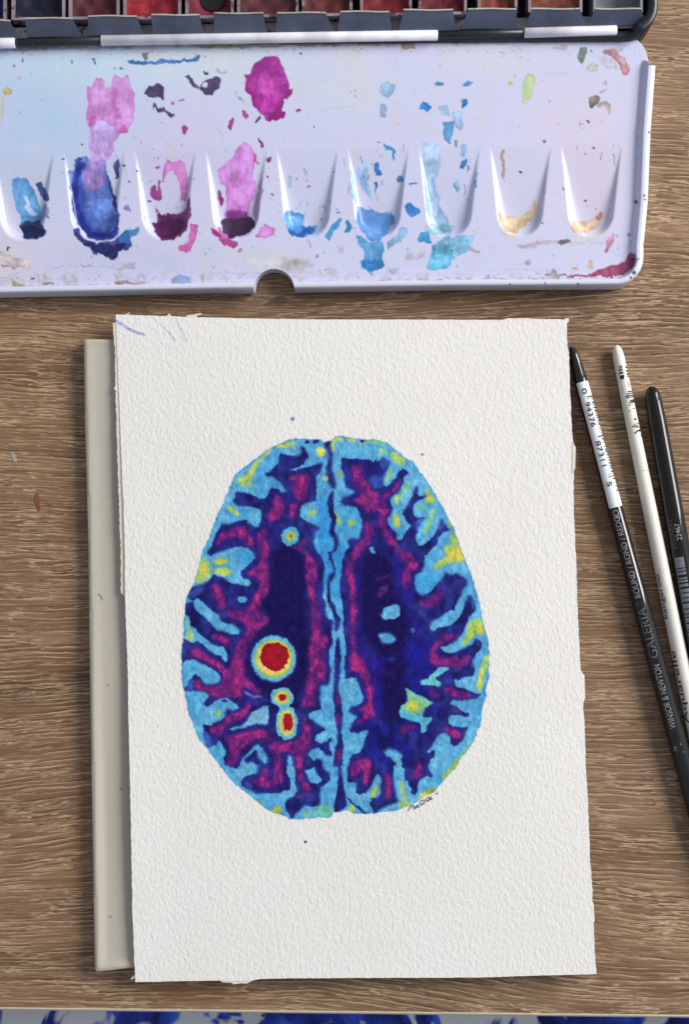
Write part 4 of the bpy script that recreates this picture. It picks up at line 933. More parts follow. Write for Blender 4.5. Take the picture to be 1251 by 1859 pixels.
# fourth well
stain(*P5, [(-10, 210), (20, 170), (70, 130), (90, 90), (130, 50), (175, 90), (190, 150), (180, 220), (195, 290), (190, 350), (160, 400), (155, 430), (35, 425), (30, 300), (0, 280), (-15, 240)], (202, 116, 208), .88, .4, .5, ecol=(176, 40, 150))
stain(*P5, [(175, 90), (200, 160), (225, 220), (215, 190), (180, 150)], (196, 40, 130), .8); stain(*P5, [(35, 425), (155, 425), (160, 470), (30, 470)], (112, 26, 120), .9, .3, .3, 4)
stain(*P5, [(0, 490), (30, 465), (160, 460), (188, 480), (180, 520), (130, 555), (60, 575), (10, 545)], (52, 26, 62), .97, .4, .2, 2); stain(*P5, [(-20, 500), (10, 545), (60, 575), (90, 610), (70, 630), (10, 610), (-10, 580)], (180, 40, 130), .8, .5, .5)
stain(*P5, [(190, 560), (240, 500), (290, 515), (285, 555), (235, 575), (185, 570)], (212, 130, 206), .85, .6, ecol=(170, 40, 130)); stain(*P5, [(190, 350), (180, 430), (200, 500), (160, 590), (130, 605), (180, 560), (215, 440), (230, 300), (225, 220), (205, 300)], (120, 40, 110), .35, .3)
stain(*P5, [(205, 30), (225, 50), (240, 85), (215, 90)], (150, 30, 100)); stain(*P5, [(245, 140), (275, 130), (280, 150), (255, 165)], (110, 30, 90)); stain(*P5, [(0, 340), (20, 370), (15, 400), (0, 395)], (150, 40, 110))
stain(*P4, [(1175, 320), (1190, 330), (1210, 390), (1190, 405), (1185, 380)], (140, 40, 120)); stain(*P4, [(1130, 500), (1180, 540), (1200, 570), (1160, 560)], (180, 30, 120), .9)
# magenta pool near the hinge
stain(*P2, [(130, 400), (160, 395), (175, 360), (200, 340), (230, 310), (290, 298), (320, 330), (345, 380), (365, 430), (370, 480), (395, 480), (380, 530), (345, 545), (335, 590), (355, 600), (345, 640), (300, 645), (265, 655), (215, 620), (175, 580), (165, 520), (130, 490), (135, 440)], (150, 24, 132), .97, .5, .4, ecol=(112, 10, 96))
stain(*P2, [(230, 380), (280, 420), (310, 490), (360, 510), (310, 560), (250, 520), (200, 500), (210, 440)], (212, 92, 200), .75, .2, .9, 5); stain(*P2, [(200, 540), (280, 510), (340, 560), (300, 600), (230, 590)], (190, 50, 170), .6, .2, .8, 4)
stain(*P2, [(40, 680), (60, 630), (75, 640), (70, 680), (50, 715)], (170, 50, 140), .95, .7); stain(*P2, [(105, 600), (130, 598), (150, 630), (140, 655)], (190, 70, 170), .95, .7); stain(*P2, [(180, 650), (215, 625), (220, 640), (185, 665)], (84, 30, 80)); stain(*P2, [(410, 595), (430, 590), (430, 605), (412, 612)], (160, 30, 90)); stain(*P2, [(205, 745), (215, 745), (230, 790), (245, 805), (215, 805)], (130, 30, 90))
# dark flecks upper left
for pts in ([(770, 515), (790, 490), (850, 442), (885, 470), (893, 550), (850, 525), (800, 515)], [(830, 540), (820, 580), (850, 605), (890, 605), (920, 643), (957, 620), (930, 620), (880, 575), (840, 580)],
            [(1005, 410), (1020, 405), (1050, 450), (1085, 480), (1090, 440), (1130, 440), (1165, 410), (1190, 420), (1185, 470), (1150, 515), (1100, 515), (1090, 485), (1040, 475), (1015, 440)], [(1095, 385), (1125, 382), (1125, 405), (1105, 408)]):
    stain(*P1, pts, (66, 50, 88), .96, .3, .2)
stain(*P1, [(1095, 450), (1115, 445), (1128, 460), (1118, 475), (1095, 470)], (200, 202, 236), .95, 0); stain(*P1, [(1155, 378), (1185, 372), (1200, 395), (1230, 375), (1225, 405), (1200, 400)], (196, 120, 160), .6); stain(*P1, [(980, 690), (1000, 675), (1015, 690), (1000, 730), (982, 720)], (168, 50, 130), .95, .6); stain(*P1, [(920, 545), (942, 545), (935, 565), (925, 565)], (190, 70, 120)); stain(*P1, [(965, 545), (985, 530), (990, 545)], (190, 70, 120))
stain(*P1, [(680, 335), (720, 325), (780, 325), (800, 340), (850, 325), (1040, 320), (1065, 302), (1092, 302), (1060, 332), (850, 347), (700, 345)], (52, 116, 196), .95, .4); stain(*P1, [(495, 308), (507, 312), (515, 335), (535, 368), (505, 340)], (60, 110, 176)); stain(*P1, [(770, 285), (800, 285), (808, 320), (790, 332), (775, 310)], (120, 124, 120), .8, .5, .8)
stain(*P1, [(10, 485), (40, 472), (68, 490), (60, 515), (25, 510)], (222, 190, 120), .9, .5); stain(*P1, [(85, 408), (110, 405), (118, 425), (98, 440)], (214, 200, 180), .9, .5); stain(*P1, [(0, 510), (25, 515), (12, 620), (0, 700)], (226, 214, 160), .5, .2)
# fifth, sixth, seventh wells: blues
stain(*P5, [(350, 440), (370, 420), (420, 435), (455, 445), (445, 500), (480, 520), (510, 500), (535, 515), (500, 555), (430, 573), (380, 555), (352, 500)], (44, 138, 212), .92, .5, .8, ecol=(24, 92, 170)); stain(*P5, [(430, 510), (500, 520), (520, 530), (450, 550)], (44, 80, 176), .6)
stain(*P5, [(450, 195), (465, 190), (472, 230), (455, 245)], (150, 190, 226), .8, .6); stain(*P5, [(365, 230), (390, 240), (385, 300), (370, 280)], (170, 196, 232), .6)
stain(*P5, [(570, 580), (580, 530), (630, 470), (660, 470), (640, 510), (605, 545), (600, 580)], (48, 142, 206), .9, .5); stain(*P5, [(675, 480), (700, 475), (705, 530), (680, 545)], (40, 134, 206), .9, .6)
stain(*P5, [(740, 190), (790, 150), (800, 280), (820, 370), (780, 330), (750, 270)], (120, 178, 232), .7, .3, .7, 3); stain(*P5, [(830, 165), (855, 165), (870, 240), (835, 235)], (32, 116, 208), .95, .5); stain(*P5, [(830, 280), (850, 275), (852, 300), (840, 335)], (44, 110, 200), .9, .6)
stain(*P5, [(740, 395), (800, 420), (920, 440), (940, 450), (940, 490), (900, 550), (860, 595), (820, 590), (770, 550), (740, 500)], (82, 138, 208), .95, .35, .25, 2, ecol=(60, 112, 190)); stain(*P5, [(700, 200), (715, 205), (735, 350), (740, 400), (715, 340)], (110, 180, 230), .8, .3)
stain(*P5, [(875, 70), (900, 62), (930, 75), (950, 110), (945, 160), (935, 150), (930, 100), (890, 95)], (50, 146, 216), .92, .5); stain(*P5, [(850, 48), (865, 48), (865, 60), (852, 60)], (60, 140, 190)); stain(*P5, [(955, 240), (985, 235), (990, 265), (960, 275)], (60, 120, 196), .9, .7); stain(*P5, [(995, 400), (1025, 385), (1045, 405), (1080, 415), (1075, 440), (1040, 455), (1000, 430)], (36, 124, 204), .95, .5); stain(*P5, [(1010, 280), (1050, 272), (1070, 282), (1030, 292)], (70, 150, 200))
stain(*P5, [(725, 555), (760, 560), (800, 590), (830, 595), (870, 590), (885, 630), (880, 690), (890, 715), (850, 745), (800, 755), (760, 730), (780, 700), (770, 640)], (64, 150, 214), .9, .55, .8, ecol=(30, 110, 180)); stain(*P5, [(770, 690), (880, 690), (885, 720), (830, 752), (760, 730)], (34, 120, 196), .7, .5, .5, 3)
stain(*P5, [(890, 600), (960, 560), (975, 510), (1010, 510), (1015, 550), (960, 600), (905, 625)], (110, 168, 218), .75, .6); stain(*P5, [(800, 755), (830, 755), (815, 775)], (150, 180, 220), .8, .6)
stain(*P5, [(1070, 570), (1085, 540), (1130, 540), (1145, 600), (1080, 600)], (40, 140, 196), .9, .5); stain(*P5, [(1120, 740), (1130, 690), (1150, 640), (1145, 600), (1251, 600), (1251, 710), (1200, 740), (1150, 750)], (80, 170, 214), .85, .6, .8, ecol=(24, 110, 170))
stain(*P6, [(-30, 560), (20, 520), (100, 525), (170, 520), (160, 560), (130, 600), (60, 640), (30, 685), (0, 690), (-60, 690)], (96, 178, 216), .8, .5, .8, ecol=(30, 120, 176)); stain(*P5, [(1090, 50), (1180, 60), (1190, 150), (1170, 300), (1190, 400), (1240, 480), (1251, 560), (1160, 530), (1110, 420), (1095, 250)], (150, 196, 236), .75, .3, .8, 3, ecol=(110, 170, 220))
stain(*P6, [(-80, 470), (0, 460), (80, 470), (60, 500), (0, 520), (-70, 510)], (110, 178, 206), .7, .5, .7, 3); stain(*P3, [(15, 615), (60, 610), (60, 680), (45, 730), (15, 710)], (84, 160, 222), .9, .6); stain(*P3, [(50, 570), (100, 560), (118, 620), (100, 660), (70, 640)], (146, 190, 232), .8, .4, .6)
stain(*P3, [(110, 425), (140, 405), (165, 410), (150, 440), (120, 440)], (50, 140, 210), .95, .5); stain(*P3, [(105, 505), (130, 500), (138, 525), (110, 550)], (40, 120, 206), .95, .6); stain(*P3, [(-20, 405), (15, 415), (15, 428), (-25, 425)], (60, 140, 200)); stain(*P6, [(100, 145), (130, 130), (135, 160), (115, 195), (100, 175)], (60, 130, 210), .95, .6); stain(*P6, [(100, 60), (130, 60), (120, 130), (100, 120)], (120, 176, 230), .8); stain(*P6, [(70, 40), (88, 40), (85, 80), (70, 70)], (90, 150, 214), .9, .6); stain(*P6, [(170, 230), (185, 230), (185, 280), (172, 275)], (80, 150, 206), .8); stain(*P6, [(75, 250), (95, 240), (105, 290), (85, 300)], (140, 186, 226), .7)
stain(*P3, [(-20, 530), (40, 530), (45, 570), (35, 585)], (140, 190, 226), .7); stain(*P2, [(860, 470), (890, 440), (945, 465), (940, 490), (915, 530), (880, 525)], (150, 190, 232), .85, .6); stain(*P2, [(870, 562), (900, 562), (890, 650), (860, 630)], (140, 186, 230), .85, .6); stain(*P2, [(1075, 575), (1100, 550), (1140, 580), (1140, 600), (1115, 612), (1080, 595)], (44, 124, 210), .97, .5); stain(*P2, [(1160, 445), (1205, 445), (1212, 458), (1165, 460)], (90, 160, 214), .9, .6)
# ochre wells
stain(*P6, [(290, 400), (330, 420), (400, 430), (450, 400), (480, 320), (485, 380), (465, 440), (410, 480), (370, 510), (330, 500), (300, 460)], (216, 186, 148), .95, .4, .5, ecol=(180, 150, 96)); stain(*P6, [(300, 480), (340, 510), (400, 520), (370, 540), (320, 525)], (216, 216, 170), .7, .2, .3, 3)
stain(*P6, [(652, 440), (700, 450), (780, 440), (815, 400), (820, 430), (790, 480), (700, 515), (665, 500)], (218, 186, 150), .95, .5, .6, ecol=(190, 100, 70)); stain(*P6, [(640, 510), (700, 525), (800, 500), (840, 470), (800, 530), (700, 545)], (214, 214, 190), .6, .2, .3, 3); stain(*P6, [(775, 440), (805, 400), (820, 402), (815, 430), (795, 455)], (204, 122, 104), .8)
stain(*P6, [(305, 90), (318, 90), (322, 230), (308, 230)], (170, 130, 120), .8, .4, .6); stain(*P6, [(395, 205), (403, 195), (413, 203), (405, 215)], (40, 100, 170), 1, .5)
# upper right corner marks
stain(*P3, [(415, 400), (450, 370), (480, 380), (470, 450), (460, 490), (430, 505), (418, 522), (412, 500)], (196, 220, 168), .95, .5, .3, ecol=(120, 160, 90)); stain(*P3, [(340, 415), (370, 408), (365, 430), (342, 430)], (222, 206, 110), .9); stain(*P3, [(358, 378), (380, 372), (375, 392)], (226, 216, 130), .8)
stain(*P3, [(690, 280), (700, 240), (738, 240), (735, 290), (712, 332), (695, 305)], (126, 146, 130), .92, .5, .7); stain(*P3, [(560, 232), (640, 225), (650, 240), (600, 250), (562, 248)], (206, 196, 188), .9, .5); stain(*P3, [(820, 255), (880, 248), (905, 270), (930, 300), (960, 330), (955, 350), (930, 385), (912, 380), (915, 350), (890, 310), (850, 275), (830, 275)], (176, 108, 112), .92, .4, 1); stain(*P3, [(735, 350), (770, 310), (800, 330), (790, 360), (760, 360)], (186, 190, 150), .7, .4, .8); stain(*P3, [(800, 290), (880, 290), (900, 350), (830, 350)], (206, 202, 206), .5, .3, .8)
stain(*P3, [(750, 490), (790, 475), (800, 500), (780, 530), (750, 545)], (104, 90, 80), .9, .4, .9); stain(*P3, [(785, 515), (830, 505), (860, 515), (870, 550), (845, 582), (845, 550), (820, 530), (790, 540)], (150, 128, 110), .85, .5, .9); stain(*P3, [(800, 460), (840, 445), (845, 455), (805, 470)], (170, 150, 150), .7); stain(*P3, [(825, 420), (838, 412), (835, 428)], (150, 140, 150), .7)
stain(*P6, [(830, 545), (860, 520), (875, 505), (880, 540), (860, 560), (850, 600), (820, 620), (840, 580)], (196, 100, 130), .75, .4, .8); stain(*P6, [(600, 540), (650, 530), (655, 550), (610, 565), (580, 565)], (96, 86, 90), .9, .3, .9); stain(*P6, [(380, 575), (500, 550), (590, 548), (590, 565), (500, 570), (420, 590)], (186, 160, 160), .6, .3, .6, 2); stain(*P6, [(820, 690), (900, 660), (945, 630), (960, 600), (985, 620), (970, 680), (930, 715), (860, 725), (740, 728), (600, 728), (600, 720), (740, 715)], (150, 40, 78), .88, .4, .6); stain(*P6, [(560, 690), (610, 720), (600, 730), (510, 725), (550, 715)], (150, 140, 130), .8, .3, .9); stain(*P6, [(745, 640), (765, 640), (765, 690), (750, 680)], (222, 190, 160), .8); stain(*P6, [(660, 685), (688, 685), (680, 697)], (222, 170, 120), .9); stain(*P6, [(410, 650), (440, 645), (455, 665), (430, 675)], (150, 160, 180), .6, .4, .9); stain(*P6, [(140, 575), (200, 595), (195, 610), (140, 605)], (150, 120, 120), .5, .4, .9)
# bottom-left marks and stains along the hinge and the foot of the lid
stain(*P4, [(-10, 640), (60, 665), (160, 705), (155, 730), (100, 740), (60, 720), (0, 700)], (216, 200, 196), .8, .5, .9); stain(*P4, [(0, 715), (60, 725), (110, 742), (60, 735), (0, 732)], (160, 100, 96), .8); stain(*P4, [(60, 800), (100, 815), (135, 820), (130, 832), (60, 832)], (150, 136, 90), .85, .3, .8); stain(*P4, [(615, 812), (680, 805), (785, 812), (780, 822), (615, 825)], (156, 110, 116), .8, .3, .6); stain(*P4, [(920, 815), (935, 785), (965, 768), (1000, 770), (1030, 795), (1037, 818)], (130, 162, 226), .85, .3, .3); stain(*P4, [(155, 790), (185, 788), (178, 800), (165, 803)], (60, 66, 110)); stain(*P4, [(230, 820), (290, 815), (290, 830), (235, 832)], (150, 120, 110), .8); stain(*P4, [(600, 715), (730, 708), (735, 735), (640, 745)], (176, 172, 184), .5, .3, .9)
for (o, pts, c, k) in ((P2, [(-100, 243), (200, 240), (560, 232), (900, 226), (1000, 225), (960, 240), (560, 244), (300, 252), (180, 258), (0, 254), (-100, 256)], (128, 142, 92), .75), (P2, [(400, 238), (900, 226), (1060, 224), (1058, 240), (960, 242), (600, 244), (420, 246)], (150, 104, 80), .75), (P2, [(970, 242), (1060, 240), (1055, 272), (1030, 262), (985, 262)], (170, 140, 104), .85), (P3, [(425, 195), (560, 192), (700, 198), (840, 195), (838, 215), (828, 215), (800, 205), (640, 204), (425, 212)], (166, 66, 92), .8), (P1, [(540, 255), (720, 248), (760, 252), (600, 262)], (120, 110, 110), .6), (P1, [(1000, 246), (1251, 236), (1251, 256), (1090, 258)], (150, 170, 100), .8), (P1, [(30, 262), (250, 258), (240, 268), (60, 272)], (130, 110, 110), .5)):
    stain(*o, pts, c, k, .2, .9, 2)
for (o, pts, c, k) in ((P5, [(110, 690), (300, 680), (490, 690), (400, 740), (180, 720)], (196, 194, 190), .55), (P5, [(320, 690), (500, 680), (520, 720), (400, 760), (340, 740)], (170, 160, 160), .4), (P5, [(630, 620), (670, 620), (660, 650), (640, 645)], (150, 150, 160), .6), (P5, [(990, 650), (1110, 640), (1100, 680), (1000, 690)], (176, 170, 176), .55), (P5, [(890, 730), (980, 740), (930, 760)], (140, 150, 170), .5), (P5, [(500, 755), (620, 730), (640, 760), (560, 775)], (196, 190, 190), .5)):
    stain(*o, pts, c, k, .2, 1.0, 5)
# wet pools and darker drying lines
stain(*P4, [(395, 220), (440, 160), (470, 160), (430, 240), (420, 330), (440, 440), (490, 530), (560, 555), (620, 520), (635, 430), (650, 450), (630, 560), (560, 590), (470, 570), (415, 500), (385, 380)], (24, 34, 130), .85, .4, .4, 2)
stain(*P4, [(580, 240), (600, 280), (622, 370), (640, 440), (620, 420), (600, 340)], (22, 30, 110), .8, .3, .3, 2)
stain(*P4, [(430, 590), (480, 600), (560, 610), (640, 600), (690, 610), (640, 640), (625, 688), (560, 675), (510, 650), (470, 615)], (16, 20, 76), .85, .4, .2, 2)
stain(*P4, [(112, 520), (160, 500), (235, 520), (225, 555), (175, 578), (122, 570)], (14, 26, 70), .9, .4, .1, 2)
stain(*P4, [(830, 500), (900, 470), (1010, 470), (1000, 530), (930, 585), (870, 570)], (70, 10, 66), .8, .4, .2, 3)
stain(*P5, [(470, 500), (520, 515), (500, 550), (430, 568), (385, 550), (360, 500), (380, 520), (430, 545)], (22, 84, 180), .8, .4, .3, 2)
# loose specks and dried drips
rs = np.random.RandomState(12)
def speck(x, y, r, col, a=.9):
    n = 7; ph = rs.rand() * 6
    stain((0, 0), 1.0, [(x + r * (0.7 + .6 * rs.rand()) * math.cos(ph + i * 6.283 / n), y + r * (0.7 + .6 * rs.rand()) * math.sin(ph + i * 6.283 / n)) for i in range(n)], col, a, .4, .2)
for x, y, r, c in ((114, 289, 2, NAVY), (248.5, 309, 2.6, NAVY), (236, 328, 1.8, NAVY), (229, 358, 1.5, NAVY), (231, 378, 6, (120, 140, 200)), (225, 300, 3, NAVY), (271, 366, 3, (60, 50, 130)), (484, 323, 3, (170, 60, 140)), (495, 355, 2.8, (130, 50, 120)), (437, 453, 4, (206, 130, 190)), (559.5, 338, 2.6, (190, 60, 120)), (541, 325, 1.6, (190, 60, 120)), (615, 387, 2.8, (120, 140, 190)), (614, 378, 2, (130, 140, 180)), (581, 396, 2, (120, 140, 180)), (590, 460, 1.6, NAVY), (575, 464, 2.5, (90, 110, 110)), (285, 302, 3, (190, 60, 140)), (148, 264, 1.8, NAVY), (131, 113, 2, NAVY), (40, 110, 3, (120, 130, 140)), (26, 121, 3, (150, 140, 140)), (220, 123, 2.4, (60, 80, 130)), (210, 124, 2, (60, 90, 140)), (645, 166, 1.4, NAVY), (637, 167, 1.2, NAVY), (545, 98, 2, NAVY), (570, 231, 1.6, NAVY), (820, 495 - 40, 2, NAVY), (1142, 427, 3, (200, 120, 150)), (985, 405, 2, NAVY), (1024, 343, 1.8, (40, 60, 50)), (1064, 366, 2.4, (60, 60, 120)), (1083, 378, 1.6, NAVY), (990, 257, 2.5, (110, 110, 140)), (1078, 268, 3, (140, 80, 80)), (1066, 222, 3, (140, 80, 80)), (1170, 355, 3, (60, 60, 70)), (1155, 366, 2, (60, 60, 60)), (1148, 495, 3, (60, 60, 60))):
    speck(x, y, r, c)
for i in range(640):
    z = rs.rand()
    if z < .45: x, y = rs.uniform(0, 1160), rs.uniform(85, 510)
    elif z < .65: x, y = rs.uniform(0, 1160), 88 + abs(rs.normal(0, 9))
    elif z < .8: x, y = rs.uniform(200, 520), rs.uniform(250, 450)
    else: x, y = rs.uniform(0, 1150), 508 - abs(rs.normal(0, 14))
    c = [(90, 80, 100), (60, 70, 120), (140, 90, 120), (130, 120, 110), (150, 120, 90), (110, 120, 150)][rs.randint(6)]
    speck(x, y, rs.uniform(.5, 1.5), c, rs.uniform(.25, .8))
for i in range(36):   # dry-brush hairs in the blue wells
    cx, cy = [(560, 390), (690, 330), (825, 300), (640, 320), (720, 280), (1078, 262)][rs.randint(6)]
    x, y = cx + rs.normal(0, 22), cy + rs.normal(0, 30); L = rs.uniform(6, 24); an = rs.normal(1.45, .25); w = rs.uniform(.5, 1.1)
    dx, dy = L * math.cos(an), L * math.sin(an)
    stain((0, 0), 1.0, [(x - w, y), (x + w, y), (x + dx + w, y + dy), (x + dx - w, y + dy)], (70, 110, 190) if cx < 1000 else (170, 110, 120), rs.uniform(.4, .85), .3)
for o_, pts, wd, c, k in ((P4, [(0, 792), (80, 765), (160, 740), (330, 726), (480, 720), (600, 735), (645, 765), (655, 800)], .9, (150, 128, 150), .55), (P5, [(20, 750), (100, 772), (200, 790)], .9, (150, 128, 140), .55), (P1, [(1170, 660), (1200, 740), (1222, 834)], .7, (150, 150, 180), .5), (P2, [(80, 500), (110, 540), (150, 570)], 1.0, (110, 110, 130), .6),
        (P2, [(540, 600), (700, 570), (900, 545)], .7, (176, 172, 190), .5), (P2, [(380, 430), (600, 440)], .6, (180, 180, 196), .5), (P4, [(830, 800), (870, 770), (940, 720)], .6, (150, 140, 160), .4), (P5, [(300, 430), (420, 410), (460, 350)], .7, (90, 110, 180), .5), (P6, [(650, 558), (740, 556), (820, 556)], .8, (150, 140, 150), .5), (P3, [(540, 372), (620, 374)], .7, (150, 150, 160), .5),
        (P5, [(880, 800), (1000, 798), (1251, 792)], 1.2, (160, 140, 150), .6), (P6, [(0, 736), (260, 738), (600, 734)], 1.4, (120, 100, 110), .6), (P4, [(0, 832), (300, 830), (620, 826)], 1.0, (150, 130, 140), .45)):
    dd = cp.stroke([(o_[0][0] + x / o_[1], o_[0][1] + y / o_[1]) for x, y in pts], wd)
    pal = over(pal, np.clip(.8 - dd, 0, 1) * k * np.clip(q3 * 1.8 - .2, 0, 1), c)
yy_ = cp.Y[:, None]; top_ = np.interp(cp.X, [0, 400, 800, 1121], [80, 74, 68, 63])[None, :]
pal = over(pal, np.clip(1 - (yy_ - top_ - 6) / 10, 0, 1) * np.clip(q3 * 1.5 + q2 - 1.0, 0, 1) * .75, (136, 124, 112))
pal = over(pal, np.clip(1 - np.abs(yy_ - 508) / 16, 0, 1) * np.clip(q3 * 1.4 + q5 - 1.15, 0, 1) * .6, (150, 136, 128))
pal = over(pal, np.clip((q4 * .5 + q3 * .5 - .66) * 6, 0, 1) * np.clip(q1 * 1.6 - .5, 0, 1) * .16, (150, 140, 150))
def warp(s):
    return (vnoise(hp, wp, 17, 17, s) - .5) * 5.5 + (vnoise(hp, wp, 8, 8, s + 10) - .5) * 2.6 + (vnoise(hp, wp, 4, 4, s + 20) - .5) * 1.0
wpx = warp(71); wpy = warp(72) + (vnoise(hp, wp, 4, 60, 171) - .5) * 6 * np.clip(vnoise(hp, wp, 30, 40, 172) * 3 - 1.5, 0, 1)
def lid_col(x, y):
    dx = cp.sample(wpx, x, y); dy = cp.sample(wpy, x, y)
    c = cp.sample(pal, x + dx, y + dy)
    d = rim_dist(x, y)
    m = ((d < 12.5) & (y > 110))[:, None]
    c = np.where(m, np.array((214, 216, 236)), c)
    for sx, sy, r in ((1152, 495, 3.2), (1171, 355, 2.2), (1172, 362, 2.0), (1179, 240, 2), (926, 516, 1.5), (990, 514, 1.4), (1050, 515, 1.6), (1146, 504, 2.0), (1160, 470, 1.4)):
        a = np.clip(1.5 - np.hypot(x - sx, y - sy) / r, 0, .9)[:, None]
        c = c * (1 - a) + np.array((56, 56, 66)) * a
    return np.clip(lin(c) * 0.97, 0, .95)
M_lid = attr_mat('white_enamel', 0.34, 0.45, 90, 0.00012, grain=0.03, bstr=0.3)
tin = thing('paint_tin', 'open metal watercolour tin with stained white mixing lid, above the painting', 'paint tin', P(600, 60, 0))
px, V, F, Cc, SF = sheet(lid_out, 1.6, lambda x, y: Z0 + SPX * lid_h(x, y), lid_col, 0.0008)
fc = px[F].mean(1)
reg = np.zeros(len(F), int)
for i, wl in enumerate(wells):
    d, t = well_d(fc[:, 0], fc[:, 1], wl)
    reg[(d > -2) & (t > 0) & (fc[:, 1] < wl[3] + 3)] = i + 1
reg[(rim_dist(fc[:, 0], fc[:, 1]) < 13) & (fc[:, 1] > 117)] = 20
sv, sc_, sf_ = sub(V, Cc, np.concatenate([F[reg == 0], SF]))
lid = mesh_obj('mixing_lid', sv, sf_, M_lid, tin, True, sc_)
lid['label'] = 'white enamel lid used as a palette, stained with paint'
for i in list(range(1, 10)):
    if (reg == i).sum() == 0: continue
    sv, sc_, sf_ = sub(V, Cc, F[reg == i])
    mesh_obj('paint_well', sv, sf_, M_lid, lid, True, sc_)
sv, sc_, sf_ = sub(V, Cc, F[reg == 20])
mesh_obj('rolled_rim', sv, sf_, M_lid, lid, True, sc_)

# hinge tubes: white knuckles on the lid, black ones on the base
def tube(name, a, b_, r, mat, parent, n=20, caps=True, cut=None):
    a = np.array(a, float); b_ = np.array(b_, float); d = (b_ - a) / np.linalg.norm(b_ - a)
    e2 = np.cross(d, (0, 0, 1.0)); e2 /= np.linalg.norm(e2); e3 = np.cross(e2, d)
    v = []; f = []
    rings = [(0, .86), (r * .12, 1), (np.linalg.norm(b_ - a) - r * .12, 1), (np.linalg.norm(b_ - a), .86)]
    for s, k in rings:
        for i in range(n):
            t = 2 * math.pi * i / n
            v.append(a + d * s + r * k * (math.cos(t) * e2 + math.sin(t) * e3))
    for j in range(len(rings) - 1):
        f += [(j * n + i, j * n + (i + 1) % n, (j + 1) * n + (i + 1) % n, (j + 1) * n + i) for i in range(n)]
    f += [tuple(range(n))[::-1], tuple(range((len(rings) - 1) * n, len(rings) * n))]
    return mesh_obj(name, v, f, mat, parent, True)
def hinge_y(x): return np.interp(x, [0, 183, 795, 1120], [79, 73.5, 64, 55.5])
def chipped(name, col, chip, thr, rough=.4, scale=420):
    m, nt, b = new_mat(name)
    p = posn(nt)
    n = noise(nt, p, scale, 4, .65); n2 = noise(nt, p, 120, 2)
    k = ramp(nt, n.outputs['Fac'], [(thr, (0,) * 3), (thr + .04, (1,) * 3)])
    base = ramp(nt, n2.outputs['Fac'], [(.3, tuple(lin(col) * .8)), (.7, tuple(lin(col) * 1.15))])
    c = mixc(nt, k.outputs[0], base.outputs[0], tuple(lin(chip)))
    nt.links.new(c, b.inputs['Base Color']); b.inputs['Roughness'].default_value = rough
    bump(nt, k.outputs[0], .00006, .6, b)
    return m
M_wh = chipped('white_hinge_enamel', (226, 224, 236), (120, 100, 104), .70, .35)
M_bk = chipped('black_enamel', (32, 34, 42), (150, 140, 130), .70, .38)
HZ = 0.0082
for x0, x1 in ((-60, 27), (183, 795), (952, 1120)):
    tube('hinge_knuckle', P(x0, hinge_y(x0), HZ), P(x1, hinge_y(x1), HZ), 0.00165, M_wh, tin)
for x0, x1 in ((29, 181), (797, 950)):
    o = tube('hinge_knuckle', P(x0, hinge_y(x0), HZ - .0003), P(x1, hinge_y(x1), HZ - .0003), 0.0014, M_bk, tin)
    o['label'] = 'chipped black hinge knuckle'

# base tray
def ring_wall(name, outer, inner, z0, z1, mat, parent, floor=None):
    o = np.array(outer); i_ = np.array(inner); n = len(o)
    c = lambda a, z: P(a[:, 0], a[:, 1], np.full(n, z))
    zz = np.where((o[:, 0] < 1140) & (o[:, 1] > 0), 0.0060, np.where((o[:, 0] < 1165) & (o[:, 1] > 0), .0085, z1))
    # build upright walls from the footprint at the top height so that they stand vertical
    top_o = c(o, z1); top_i = c(i_, z1); b_o = top_o.copy(); b_o[:, 2] = z0; b_i = top_i.copy(); b_i[:, 2] = z0 + .0006
    mid_o = top_o.copy(); mid_o[:, 2] -= .0006; cen = top_o.mean(0)
    rt_o = top_o + (top_i - top_o) * .22
    for a_ in (top_i, rt_o): a_[:, 2] = zz
    mid_o[:, 2] = zz - .0006
    v = np.concatenate([b_o, mid_o, rt_o, top_i, b_i]); f = []
    for k in range(4):
        f += [(k * n + j, k * n + (j + 1) % n, (k + 1) * n + (j + 1) % n, (k + 1) * n + j) for j in range(n)]
    f.append(tuple(range(4 * n, 5 * n)))
    return mesh_obj(name, v, f, mat, parent, True)
def rrect(x0, y0, x1, y1, r, sl):
    """rounded rectangle following the slight slant of the hinge line"""
    pts = corner(x1 - r, y1 - r, r, 0, 90, 12) + corner(x0 + r, y1 - r, r, 90, 180, 8) + corner(x0 + r, y0 + r, r, 180, 270, 8) + corner(x1 - r, y0 + r, r, 270, 360, 12)
    return [(x, y + sl * (x - 1195) / 1195) for x, y in pts]
outer = rrect(-70, -190, 1196, 62, 52, -7)
inner = rrect(-56, -176, 1181, 48, 44, -7)
ring_wall('base_tray', outer, inner, 0.0004, 0.0118, M_bk, tin)

